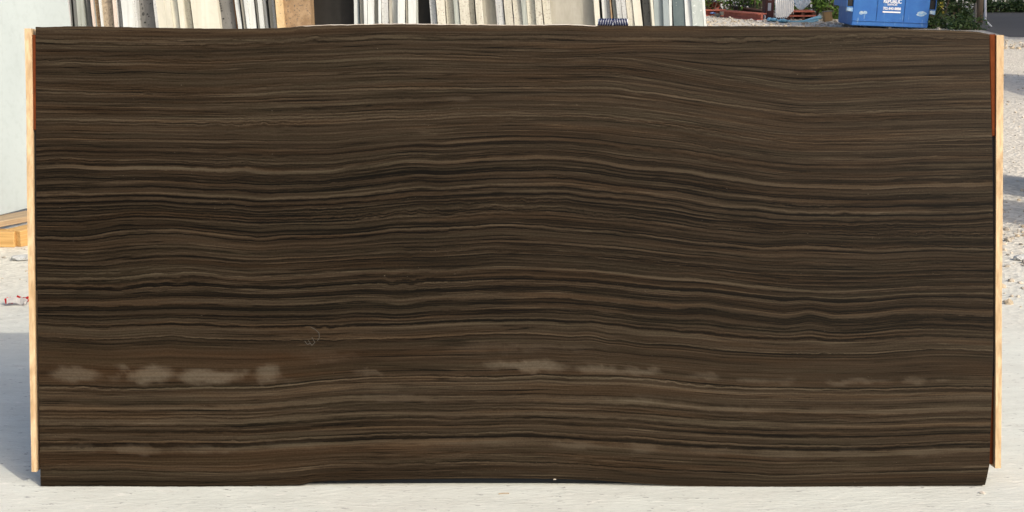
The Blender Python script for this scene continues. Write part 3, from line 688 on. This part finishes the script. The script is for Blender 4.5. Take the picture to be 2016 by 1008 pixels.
# ------------------------------------------------------------------ gravel
def stones(name, areas, seed, mats):
    r2 = random.Random(seed); vs, fs, mi = [], [], []
    ico = bmesh.new(); bmesh.ops.create_icosphere(ico, subdivisions=1, radius=1)
    iv = [v_.co.copy() for v_ in ico.verts]; ifc = [[v_.index for v_ in f.verts] for f in ico.faces]; ico.free()
    for (x0, x1, y0, y1, n, s0, s1) in areas:
        for _ in range(n):
            X, Y = r2.uniform(x0, x1), r2.uniform(y0, y1); s_ = s0 * (s1 / s0) ** (r2.random() ** 2.2)
            b0 = len(vs); ca = r2.uniform(0, 6.28); c1, s1_ = math.cos(ca), math.sin(ca); ex, ey, ez = r2.uniform(.7, 1.3), r2.uniform(.6, 1.1), r2.uniform(.4, .8)
            for q_ in iv:
                k = r2.uniform(.8, 1.15); xx, yy = q_.x * ex * k, q_.y * ey * k
                vs.append((X + (xx * c1 - yy * s1_) * s_, Y + (xx * s1_ + yy * c1) * s_, (q_.z * ez * k + .25) * s_))
            m = r2.randrange(len(mats))
            for f in ifc: fs.append([b0 + i for i in f]); mi.append(m)
    me = bpy.data.meshes.new(name); me.from_pydata(vs, [], fs); me.polygons.foreach_set('material_index', mi)
    return tag(link(name, me, mats), kind='stuff')
MAT['g1'] = plain('gravel_light', (.56, .50, .41), .9); MAT['g2'] = plain('gravel_mid', (.40, .36, .30), .9); MAT['g3'] = plain('gravel_tan', (.48, .40, .29), .9)
stones('gravel', [(2.1, 3.9, 6.4, 9.0, 900, .006, .03), (2.4, 6.5, 9.0, 20, 900, .006, .026), (-3.6, -2.3, 7.0, 8.4, 160, .004, .018), (3.0, 8.2, 22.5, 33, 3600, .012, .05), (-3.2, 3.2, 3.6, 6.0, 0, .002, .005)], 3, [MAT['g1'], MAT['g2'], MAT['g3']])

# ------------------------------------------------------------------ far debris
MAT['redsteel'] = plain('faded_red_steel', (.50, .155, .10), .65, c2=(.36, .095, .06), scale=6)
MAT['maroon'] = plain('maroon_paint', (.10, .03, .026), .6)
MAT['brownboard'] = plain('dark_brown_board', (.10, .045, .03), .8)
MAT['greyconc'] = plain('grey_block', (.20, .19, .165), .9)
MAT['whitemetal'] = plain('white_sheet_metal', (.80, .80, .77), .6, .05)
MAT['bluefilm'] = plain('light_blue_plastic', (.20, .50, .66), .4, c2=(.35, .62, .74), scale=20)
MAT['whitefilm'] = plain('white_plastic_film', (.80, .81, .82), .6, c2=(.55, .68, .78), scale=18)
MAT['woodblock'] = wood('weathered_block', (.36, .24, .11), (.27, .18, .085), axis=2)
MAT['bluepaint'] = None
def beam_between(name, A, B, w, h, mat, label, cat, ibeam=True, group=None):
    dirv = (B - A); L_ = dirv.length
    root = None
    bm = bmesh.new()
    if ibeam:
        box(bm, 0, L_, -w/2, w/2, h*.82, h, .002); box(bm, 0, L_, -w/2, w/2, 0, h*.16, .002); box(bm, 0, L_, -w*.09, w*.09, h*.16, h*.82)
    else: box(bm, 0, L_, -w/2, w/2, 0, h, .004)
    o = obj(name, bm, mat)
    o.location = A; o.rotation_euler = (0, -math.asin(dirv.z / L_), math.atan2(dirv.y, dirv.x))
    tag(o, label, cat, group); return o
G = lambda px, py, z=0.0: ground(px, py, z)
gb = 'red steel beams lying in the yard'
A = G(1372, 31); beam_between('steel_beam', Vector((A.x, A.y, 0)), Vector((A.x + .62, A.y - .05, 0)), .30, .14, MAT['redsteel'], 'short faded red steel beam by the slab row, lowest of the red pile', 'beam', True, gb)
beam_between('steel_beam', Vector((A.x - .05, A.y + .25, .145)), Vector((A.x + .55, A.y + .35, .145)), .30, .14, MAT['redsteel'], 'short faded red steel beam on top of the red pile next to the slab row', 'beam', True, gb)
chip('blue_lid', 1401, 25, .16, .10, .05, .1, plain('blue_plastic', (.12, .22, .5), .5), 'small blue plastic lid on the red steel beams', 'lid')
bpy.data.objects['blue_lid'].location.z = .0
bpy.data.objects['blue_lid'].location = Vector((G(1401, 31).x, G(1401, 31).y - .2, .05))
A = G(1426, 33.5); B = G(1500, 40.5)
beam_between('steel_beam', Vector((A.x, A.y, .0)), Vector((B.x, B.y, 0)), .22, .15, MAT['redsteel'], 'long orange red steel beam slanting towards the white corrugated sheet', 'beam', True, gb)
A = G(1436, 27); B = G(1520, 37.5)
beam_between('steel_beam', Vector((A.x, A.y, .06)), Vector((B.x, B.y + .3, 0.02)), .2, .13, MAT['brownboard'], 'long dark brown beam behind the orange red beam', 'beam', True, gb)
A = G(1400, 21); B = G(1500, 27)
beam_between('black_rail', Vector((A.x - .2, A.y + 1.5, .16)), Vector((B.x, B.y + 1.5, .10)), .06, .05, MAT['steel'], 'thin dark rail lying across the weeds above the red beams', 'rail', False)
# rubble lump
for i, (px, py, s) in enumerate(((1416, 29, .22), (1424, 31.5, .18), (1412, 33, .13))):
    chip('rubble_block', px, py, s * 1.5, s, s * .8, i, MAT['greyconc'], ['biggest grey rubble lump between the two red beams', 'grey rubble lump in front of the biggest lump', 'smallest grey rubble lump beside the red beam pile'][i], 'rubble')
# maroon cabinet with a white label
A = G(1520, 40); root = empty('maroon_box', Vector((A.x, A.y + .35, 0))); tag(root, 'tall maroon metal box with a pale label left of the white sheet', 'box')
w = 17 * A.y / F
bm = bmesh.new(); box(bm, -w/2, w/2, 0, .4, 0, .95, .006); obj('body', bm, MAT['maroon'], root)
bm = bmesh.new(); box(bm, -w*.2, w*.16, -.006, -.002, .18, .34); obj('label_plate', bm, MAT['palecore'], root)
bm = bmesh.new(); box(bm, -w*.2, w*.2, -.012, -.002, .40, .46); obj('handle', bm, MAT['whitemetal'], root)
# white corrugated sheet
A = G(1545, 41); Yc = A.y + .05
bm = bmesh.new(); N = 60; front = []; backr = []
x0, x1 = atY(1527, 36, Yc).x, atY(1562.5, 36, Yc).x
for i in range(N + 1):
    f = i / N; x = x0 + (x1 - x0) * f; yy = Yc + .008 * math.cos(f * 9 * 2 * math.pi)
    zb = .06 + (max(0, f - .62) / .38) * .15 + .012 * math.cos(f * 9 * 2 * math.pi)
    dx = -.04 * (1 - f)
    front.append((bm.verts.new((x, yy, zb)), bm.verts.new((x + dx - .03, yy + .12, 1.3)))); backr.append((bm.verts.new((x, yy + .006, zb)), bm.verts.new((x + dx - .03, yy + .126, 1.3))))
for i in range(N):
    bm.faces.new((front[i][0], front[i+1][0], front[i+1][1], front[i][1])); bm.faces.new((backr[i][0], backr[i][1], backr[i+1][1], backr[i+1][0]))
    bm.faces.new((front[i][0], backr[i][0], backr[i+1][0], front[i+1][0])); bm.faces.new((front[i][1], front[i+1][1], backr[i+1][1], backr[i][1]))
for i in (0, N): bm.faces.new((front[i][0], front[i][1], backr[i][1], backr[i][0]))
c0 = Vector(((x0 + x1) / 2, Yc, 0)); bmesh.ops.translate(bm, verts=bm.verts[:], vec=-c0)
o = obj('corrugated_sheet', bm, MAT['whitemetal']); o.location = c0; tag(o, 'white corrugated metal sheet standing upright with a cut lower corner', 'metal sheet')
bm = bmesh.new(); box(bm, -.17, .10, .05, .3, 0, .07, .004); o = obj('sheet_block', bm, MAT['brownboard']); o.location = c0; tag(o, 'dark brown block under the white corrugated sheet', 'block')
# crumpled film, pallet, blue hose, boards
def crumple(name, cx, cy, w, h, Y, mat, label, cat, seed):
    bm = bmesh.new(); bmesh.ops.create_icosphere(bm, subdivisions=4, radius=.42)
    for v_ in bm.verts:
        k = 1 + .5 * noise.noise(v_.co * 4.2 + Vector((seed, 0, 0))) + .75 * abs(noise.noise(v_.co * 8 + Vector((0, seed, 0)))) + .4 * abs(noise.noise(v_.co * 17))
        v_.co = Vector((v_.co.x * w * k, v_.co.y * .3 * k, max(-.02, (v_.co.z + .45) * h * k)))
    o = obj(name, bm, mat); o.location = Vector((atY(cx, cy, Y).x, Y, max(0, atY(cx, cy, Y).z))); tag(o, label, cat)
crumple('plastic_film', 1577, 21, .28, .42, 29.9, MAT['whitefilm'], 'bundle of crumpled white plastic film right of the white sheet', 'plastic film', 1)
crumple('plastic_bag', 1520, 42.5, .2, .06, G(1520, 42.5).y, MAT['bluefilm'], 'light blue plastic bag scrap on the gravel left of the white sheet', 'plastic scrap', 5)
crumple('plastic_bag', 1542, 44.5, .2, .06, G(1542, 44.5).y, MAT['bluefilm'], 'light blue plastic scrap on the gravel right below the white sheet', 'plastic scrap', 8)
crumple('plastic_bag', 1503, 38.5, .07, .09, G(1503, 39.5).y, MAT['whitefilm'], 'pale blue white plastic scrap leaning by the maroon box', 'plastic scrap', 3)
chip('white_rock', 1494, 43, .13, .08, .04, 0, MAT['whitemetal'], 'white flat rock on the gravel left of the blue plastic scraps', 'rock')
chip('white_rock', 1479, 40, .08, .05, .04, 0, MAT['whitemetal'], 'small white rock at the foot of the long orange red beam', 'rock')
# red pallet: three deck boards on two bearers
A = G(1556, 41); B = G(1614, 38); pr = empty('red_pallet', Vector((A.x, A.y + .12, 0)), 0.12)
tag(pr, 'faded red broken pallet behind the light blue pipe', 'pallet')
for i, z in enumerate((.075, .165)):
    for k in range(3):
        bm = bmesh.new(); box(bm, 0 if i == 0 else .03, .58 - .04 * i, .02 + k * .2, .18 + k * .2, z, z + .03, .002); obj('deck_board', bm, MAT['redsteel'], pr)
for xx in (.02, .27, .5):
    bm = bmesh.new(); box(bm, xx, xx + .07, .03, .58, 0, .074, .002); obj('bearer', bm, MAT['brownboard'], pr)
    bm = bmesh.new(); box(bm, xx, xx + .07, .05, .58, .106, .164, .002); obj('bearer', bm, MAT['brownboard'], pr)
def pipe(pts, rad, label, cat, mat):
    c0 = Vector(pts[0]); bm = bmesh.new(); tube(bm, [Vector(p_) - c0 for p_ in pts], rad, 8); o = obj('pipe', bm, mat, None, True); o.location = c0; tag(o, label, cat, 'light blue pipes on the gravel')
Yp = G(1580, 44).y
pp = lambda px, py, dy=0: Vector((atY(px, py, Yp + dy).x, Yp + dy, max(.02, atY(px, py, Yp + dy).z)))
pipe([pp(1552, 43.4), pp(1566, 42.6), pp(1582, 42.3), pp(1592, 40), pp(1604, 36.5), pp(1616, 33.6)], [.014, .016, .02, .034, .04, .034], 'light blue pipe bending up to the right before the red pallet', 'pipe', MAT['bluefilm'])
pipe([pp(1588, 45.2, -.1), pp(1600, 43, -.1), pp(1611, 39.6, -.1)], [.012, .018, .018], 'thinner light blue pipe below the bent blue pipe', 'pipe', MAT['bluefilm'])
A = G(1632, 43.4); root = empty('wood_block', A, .25)
tag(root, 'weathered tan wood block standing left of the blue dumpster', 'wood block')
bm = bmesh.new(); box(bm, -.088, .088, 0, .09, 0, .2, .004, Matrix.Rotation(R(-9), 4, 'Y') @ Matrix.Translation((0, 0, .012))); obj('block', bm, MAT['woodblock'], root)
bm = bmesh.new(); box(bm, -.10, .10, -.01, .11, .206, .222, .002, Matrix.Rotation(R(-9), 4, 'Y') @ Matrix.Rotation(R(6), 4, 'Y')); obj('cap_board', bm, MAT['greyconc'], root)

# ------------------------------------------------------------------ dumpster
t = NT('blue_dumpster_paint'); co = t.coord()
n1 = t.noise(co, 5, 6, .65); n2 = t.noise(t.scale(co, (14, 14, 3)), 1, 5, .65)
c = t.mix(t.ramp(n1, [(.35, 0), (.7, 1)]), (.013, .105, .37), (.023, .14, .42))
c = t.mix(t.ramp(n2, [(.60, 0), (.72, .7)]), c, (.22, .36, .48))
t.l(c, t.b.inputs['Base Color']); t.b.inputs['Roughness'].default_value = .5; t.bump(n1, .1, .01)
MAT['bluepaint'] = t.m
MAT['worn'] = plain('worn_bare_paint', (.42, .50, .54), .7, c2=(.10, .28, .55), scale=18)
MAT['white_letter'] = plain('white_lettering', (.80, .80, .80), .6, .02)
RC = G(1826, 57.5); LC = RC + Vector((-1.43, -.03, 0))
ex = (RC - LC); ex.z = 0; DW = ex.length; rz = math.atan2(ex.y, ex.x)
dr = empty('dumpster', Vector((LC.x, LC.y, 0)), rz); dr.rotation_euler = (0, R(2.3), rz)
dr.location.z = .075
tag(dr, 'blue steel dumpster with white lettering standing on the gravel at the right', 'dumpster')
bm = bmesh.new(); hexa(bm, [(0,0,0),(DW,0,0),(DW,1.05,0),(0,1.05,0),(0,-.04,1.05),(DW,-.04,1.05),(DW,1.15,1.25),(0,1.15,1.25)], .012); obj('body', bm, MAT['bluepaint'], dr)
for f in (.325, .685):
    bm = bmesh.new(); hexa(bm, [(DW*f-.012,-.016,.10),(DW*f+.012,-.016,.10),(DW*f+.012,.01,.10),(DW*f-.012,.01,.10),(DW*f-.012,-.052,1.0),(DW*f+.012,-.052,1.0),(DW*f+.012,-.02,1.0),(DW*f-.012,-.02,1.0)], .003); obj('rib', bm, MAT['bluepaint'], dr)
bm = bmesh.new(); box(bm, .004, DW - .004, -.022, .02, .085, .102, .004); obj('ledge', bm, MAT['bluepaint'], dr)
bm = bmesh.new(); box(bm, -.01, DW + .01, -.075, -.03, .98, 1.06, .006); obj('rim', bm, MAT['bluepaint'], dr)
for side in (0, 1):
    sx = -1 if side == 0 else 1; X0 = 0 if side == 0 else DW
    bm = bmesh.new()
    a_, b_ = sorted((X0 + sx * .004, X0 + sx * .11))
    for (y0, y1, z0, z1) in ((-.02, 1.0, .33, .345), (-.02, 1.0, .53, .545)):
        box(bm, a_, b_, y0, y1, z0, z1, .002)
    o1, o2 = sorted((X0 + sx * .11, X0 + sx * .122)); box(bm, o1, o2, -.02, 1.0, .33, .545, .002)
    obj('fork_pocket', bm, MAT['bluepaint'], dr)
    bm = bmesh.new(); box(bm, a_ + .002, b_ - .002, .012, .9, .347, .528); obj('pocket_shade_block', bm, MAT['flatblack'], dr)  # black block painted in for the shade inside the fork pocket
    bm = bmesh.new(); hexa(bm, [(a_,-.03,.27),(b_ - sx * 0,-.03,.25),(b_, .08, .25),(a_,.08,.25),(a_,-.03,.325),(b_,-.03,.325),(b_,.08,.325),(a_,.08,.325)], .002); obj('gusset', bm, MAT['worn'], dr)
for px_, pz, w_, h_ in ((.115, .235, .045, .035), (.165, .245, .04, .03), (.90, .26, .10, .05)):
    bm = bmesh.new(); N = 14
    ring = [bm.verts.new((DW * px_ + math.cos(k*2*math.pi/N) * w_ * rnd.uniform(.7, 1.15), -.0035 - .038 * (pz + math.sin(k*2*math.pi/N) * h_) / 1.05, pz + math.sin(k*2*math.pi/N) * h_ * rnd.uniform(.9, 1))) for k in range(N)]
    bm.faces.new(ring); obj('worn_patch', bm, MAT['worn'], dr)
bm = bmesh.new(); box(bm, DW*.5, DW*.5 + .06, .06, .14, -.05, 0, .004); obj('foot', bm, MAT['greyconc'], dr)
for fx in (.06, .9):
    bm = bmesh.new(); box(bm, DW*fx, DW*fx + .07, .2, .9, -.07 if fx < .5 else -.012, 0, .003); obj('skid', bm, MAT['steel'], dr)
def letters(txt, size, cx, cz, bold=.012, width=None):
    cu = bpy.data.curves.new('lettering', 'FONT'); cu.body = txt; cu.size = size; cu.align_x = 'CENTER'; cu.extrude = .001; cu.offset = bold * size
    tmp = bpy.data.objects.new('tmp', cu); COL.objects.link(tmp)
    bpy.context.view_layer.update()
    me = bpy.data.meshes.new_from_object(tmp.evaluated_get(bpy.context.evaluated_depsgraph_get()))
    bpy.data.objects.remove(tmp)
    if width:
        xs_ = [v_.co.x for v_ in me.vertices]; k = width / (max(xs_) - min(xs_))
        for v_ in me.vertices: v_.co.x *= k
    o = link('lettering', me, MAT['white_letter'], dr); o.location = (cx, -.0035 - .038 * cz / 1.05 - .002, cz); o.rotation_euler = (R(90) - .036, 0, 0)
ppm = DW / 146
lx = DW * .508
letters('REPUBLIC', .10, lx, .435, .02, 34 * ppm)
letters('SERVICES', .045, lx, .392, .02, 19 * ppm)
letters('702-840-8888', .068, lx, .312, .02, 34 * ppm)
bm = bmesh.new(); box(bm, lx - 17 * ppm, lx + 17 * ppm, -.018, -.012, .258, .282); obj('lettering', bm, MAT['white_letter'], dr)

# ------------------------------------------------------------------ vegetation, fence and posts at the back
def leafmat(name, c1, c2):
    t = NT(name); r_ = t.noise(t.coord(), 9, 3, .6); r2_ = t.noise(t.coord(), 70, 2, .6)
    c = t.mix(t.ramp(r_, [(.35, 0), (.65, 1)]), c1, c2); c = t.mix(t.ramp(r2_, [(.4, 0), (.7, .6)]), c, tuple(x * 1.5 for x in c1))
    t.l(c, t.b.inputs['Base Color']); t.b.inputs['Roughness'].default_value = .55
    return t.m
MAT['leaf1'] = leafmat('bright_leaf', (.10, .19, .025), (.055, .11, .015)); MAT['leaf2'] = leafmat('dark_leaf', (.045, .085, .016), (.025, .05, .012))
MAT['leaf3'] = leafmat('yellow_leaf', (.5, .42, .05), (.35, .3, .04))
MAT['bark'] = wood('grey_brown_bark', (.20, .15, .10), (.12, .09, .06), knots=False)
def leaves_bm(bm, n, fn, s0, s1, r2):
    for _ in range(n):
        p_ = fn(r2); a = Vector((r2.gauss(0, 1), r2.gauss(0, 1), r2.gauss(0, .6))).normalized(); nn = Vector((r2.gauss(0, 1), r2.gauss(-.3, 1), r2.gauss(.6, .8))).normalized()
        b_ = nn.cross(a); 
        if b_.length < .1: continue
        b_.normalize(); s = r2.uniform(s0, s1)
        vs = [bm.verts.new(p_ + d_) for d_ in (-a * s, b_ * s * .42 + a * s * .1, a * s, -b_ * s * .42 + a * s * .1)]
        bm.faces.new(vs)
def shrub(name, X, Y, rx, h, n, leaf, label, s0=.03, s1=.06, seed=0, flow=0.0):
    r2 = random.Random(seed); root = empty(name, (X, Y, 0)); tag(root, label, 'bush', 'weeds and bushes along the back of the yard')
    cl = [(r2.uniform(-rx, rx), r2.uniform(-rx * .5, rx * .5), r2.uniform(.05, h) , r2.uniform(.10, .28)) for _ in range(int(14 + 26 * rx))]
    def fn(r3):
        c_ = r3.choice(cl); d_ = Vector((r3.gauss(0, 1), r3.gauss(0, 1), r3.gauss(0, 1))).normalized() * c_[3] * r3.random() ** .4
        p_ = Vector((c_[0], c_[1], c_[2])) + d_; p_.z = abs(p_.z) + .01; return p_
    bm = bmesh.new(); leaves_bm(bm, n, fn, s0, s1, r2); me_o = bpy.data.meshes.new('foliage'); bm.to_mesh(me_o); bm.free(); link('foliage', me_o, MAT[leaf], root)
    bm = bmesh.new()
    for c_ in cl[:12]: tube(bm, [(c_[0] * .3, c_[1] * .3, 0), (c_[0] * .7, c_[1] * .7, c_[2] * .6), (c_[0], c_[1], c_[2])], [.012, .009, .004], 5)
    obj('stem', bm, MAT['bark'], root)
def gx(px, Y): return atY(px, 20, Y).x
shrub('bush', gx(1395, 33), 33, .45, 1.1, 1500, 'leaf1', 'bright green weeds behind the red steel beams next to the slab row', seed=1)
shrub('bush', gx(1440, 33.2), 33.2, .55, 1.2, 1700, 'leaf2', 'dark green weeds behind the long orange red beam', seed=2)
shrub('bush', gx(1492, 33), 33, .4, 1.1, 1500, 'leaf1', 'green weeds left of the maroon box', seed=3)
shrub('bush', gx(1600, 31.8), 31.8, .32, 1.0, 1400, 'leaf1', 'leafy green weeds right of the plastic film bundle', seed=4)
shrub('bush', gx(1640, 31.6), 31.6, .28, 1.0, 1300, 'leaf1', 'leafy green bush between the wood block and the dumpster', s1=.07, seed=5)
shrub('bush', gx(1850, 30.5), 30.5, .5, 1.2, 2000, 'leaf2', 'dark green bush right behind the dumpster', seed=6)
shrub('bush', gx(1893, 31.2), 31.2, .5, 1.2, 2000, 'leaf2', 'dark green bush left of the tree trunk', seed=7)
shrub('bush', gx(1858, 28.2), 28.2, .30, .10, 900, 'leaf2', 'low green weeds in front of the dark bushes right of the dumpster', s0=.025, s1=.05, seed=8)
shrub('bush', gx(1908, 27.8), 27.8, .26, .06, 700, 'leaf2', 'low green weeds at the foot of the tree trunk', s0=.025, s1=.05, seed=9)
shrub('bush', gx(1972, 34.7), 34.7, .55, .16, 1500, 'leaf2', 'low dark hedge under the picket fence left of its right end', s0=.03, s1=.06, seed=21)
shrub('bush', gx(2030, 34.7), 34.7, .5, .2, 1400, 'leaf2', 'low dark hedge under the picket fence at the right edge of the view', s0=.03, s1=.06, seed=22)
shrub('bush', gx(1700, 34.5), 34.5, 1.2, 1.3, 3200, 'leaf2', 'wide dark bush hidden mostly behind the dumpster', seed=10)
shrub('bush', gx(1545, 34.5), 34.5, 1.0, 1.3, 2800, 'leaf2', 'dark bush behind the white corrugated sheet', seed=11)
for i, (px, py) in enumerate(((1853, 5.5), (1854, 14.5), (1858, 23.5))):
    p = atY(px, py, 29.85); bm = bmesh.new(); r2 = random.Random(40 + i)
    leaves_bm(bm, 5, lambda r3: Vector((r3.gauss(0, .015), r3.gauss(0, .01), r3.gauss(0, .015))), .03, .045, r2)
    tube(bm, [(0, .05, -.02), (0, .3, -.15)], .003, 4)
    o = obj('yellow_leaf_sprig', bm, MAT['leaf3']); o.location = p
    tag(o, ['topmost', 'middle', 'lowest'][i] + ' cluster of yellow leaves on the dark bush right of the dumpster', 'leaves', 'yellow leaves on the dark bush')
# trunk, pale post and bent pole
p = G(1927, 45); root = empty('tree', Vector((p.x, p.y, 0))); tag(root, 'tree with a grey brown trunk right of the dark bushes', 'tree')
bm = bmesh.new(); tube(bm, [(0, 0, 0), (.01, .02, .4), (-.02, .05, 1.6), (.05, 0, 3.2)], [.075, .062, .055, .045], 12); obj('trunk', bm, MAT['bark'], root, True)
bm = bmesh.new(); r2 = random.Random(77)
cl = [(Vector((r2.gauss(0, .9), r2.gauss(0, .9), r2.uniform(2.9, 5.0))), r2.uniform(.3, .6)) for _ in range(26)]
def fn(r3):
    c_, r_ = r3.choice(cl); return c_ + Vector((r3.gauss(0, 1), r3.gauss(0, 1), r3.gauss(0, 1))).normalized() * r_ * r3.random() ** .4
leaves_bm(bm, 4500, fn, .05, .1, r2); me_o = bpy.data.meshes.new('crown'); bm.to_mesh(me_o); bm.free(); link('crown', me_o, MAT['leaf2'], root)
p = G(1921, 49); bm = bmesh.new(); box(bm, -.018, .018, -.02, .02, 0, .42, .003, Matrix.Rotation(R(-4), 4, 'Y')); o = obj('short_post', bm, MAT['greyconc']); o.location = (p.x, p.y, 0)
tag(o, 'short thin grey post just left of the tree trunk', 'post')
p = G(1952, 53); q_ = atY(1940, 40, p.y)
bm = bmesh.new(); tube(bm, [(0, 0, .005), (q_.x - p.x, 0, q_.z), (q_.x - p.x - .02, .02, .5), (q_.x - p.x - .05, .02, 1.6)], [.016, .022, .024, .024], 8)
o = obj('bent_pole', bm, MAT['palecore']); o.location = (p.x, p.y, 0); tag(o, 'pale bent metal pole right of the tree trunk', 'pole')
# picket fence
FY = 35.5; fx0, fx1 = gx(1380, FY), gx(2150, FY)
fence = empty('picket_fence', ((fx0 + fx1) / 2, FY, 0)); tag(fence, 'greyish white picket fence along the back of the yard', 'fence')
MAT['picket'] = plain('old_white_paint', (.36, .38, .37), .8, .3)
pm = None; n = int((fx1 - fx0) / .075)
for i in range(n):
    if pm is None:
        bm = bmesh.new(); box(bm, -.016, .016, -.009, .009, .10, 1.3, .002); o = obj('picket', bm, MAT['picket'], fence); pm = o.data
    else:
        o = bpy.data.objects.new('picket', pm); COL.objects.link(o); o.parent = fence
    o.location = (fx0 - (fx0 + fx1) / 2 + i * .075 + rnd.uniform(-.012, .012), 0, rnd.uniform(-.05, .04))
for z in (.45, 1.1):
    bm = bmesh.new(); box(bm, fx0 - (fx0 + fx1) / 2, (fx1 - fx0) / 2, .011, .045, z, z + .08); obj('rail', bm, MAT['picket'], fence)
for i in range(4):
    bm = bmesh.new(); box(bm, -.04, .04, .047, .12, 0, 1.3); o = obj('fence_post', bm, MAT['picket'], fence); o.location.x = fx0 - (fx0 + fx1) / 2 + .3 + i * 2.4
# asphalt drive at the far right
t = NT('asphalt'); co = t.coord(); n1 = t.noise(co, 60, 4, .7); n2 = t.noise(co, .8, 4, .6)
c = t.mix(t.ramp(n1, [(.3, 0), (.7, 1)]), (.08, .078, .072), (.13, .125, .117)); c = t.mix(t.ramp(n2, [(.4, 0), (.7, .5)]), c, (.14, .13, .115))
t.l(c, t.b.inputs['Base Color']); t.b.inputs['Roughness'].default_value = .9; t.bump(n1, .3, .005)
bm = bmesh.new(); vs = [bm.verts.new(p_) for p_ in ((8.5, 25.6, .004), (30, 23.5, .004), (30, 35.0, .004), (9.3, 35.0, .004))]; bm.faces.new(vs)
tag(obj('drive', bm, t.m), kind='structure')
# shade trees beside the drive, right of the view
tm = None
for i, (tx, ty) in enumerate(((17.6, 19.4), (16.4, 23.3), (18.2, 28.4))):
    root = empty('tree', (tx, ty, 0), i * 1.9); tag(root, ['nearest', 'middle', 'farthest'][i] + ' of three big leafy trees beyond the right edge that shade the drive', 'tree', 'big trees beside the drive')
    if tm is None:
        bm = bmesh.new(); tube(bm, [(0, 0, 0), (.1, 0, 2), (0, .1, 4.5), (.2, 0, 7.5)], [.3, .24, .18, .07], 12)
        for k in range(7):
            a = k * .9; tube(bm, [(0, 0, 3 + k * .5), (math.cos(a) * 1.3, math.sin(a) * 1.3, 4.4 + k * .5), (math.cos(a) * 2.4, math.sin(a) * 2.4, 5.6 + k * .4)], [.1, .06, .02], 6)
        o1 = obj('trunk', bm, MAT['bark'], root, True)
        bm = bmesh.new(); r2 = random.Random(5)
        cl = [(Vector((r2.gauss(0, 1.25), r2.gauss(0, 1.25), 6.3 + r2.gauss(0, 1.5))), r2.uniform(.5, 1.0)) for _ in range(75)]
        leaves_bm(bm, 16000, fn, .09, .17, r2); me_o = bpy.data.meshes.new('crown'); bm.to_mesh(me_o); bm.free(); o2 = link('crown', me_o, MAT['leaf2'], root)
        tm = (o1, o2)
    else:
        for o in tm:
            c_ = o.copy(); COL.objects.link(c_); c_.parent = root
# more slabs on edge just right of the view: they throw the bands of shade on the gravel
for i, (X, y0, y1, h, words) in enumerate(((3.62, 7.75, 8.78, 1.25, 'nearest'), (3.66, 9.05, 10.15, 1.3, 'middle'), (6.9, 13.6, 17.6, 1.5, 'farthest'))):
    bm = bmesh.new(); hexa(bm, [(0,0,0),(.03,0,0),(.03,y1-y0,0),(0,y1-y0,0),(.1,0,h),(.13,0,h),(.13,y1-y0,h),(.1,y1-y0,h)], .003)
    o = obj('stone_slab', bm, MAT['lightgrey']); o.location = (X, y0, 0); tag(o, 'light grey slab on edge beyond the right edge, %s of the three' % words, 'slab', 'slabs on edge beyond the right edge')
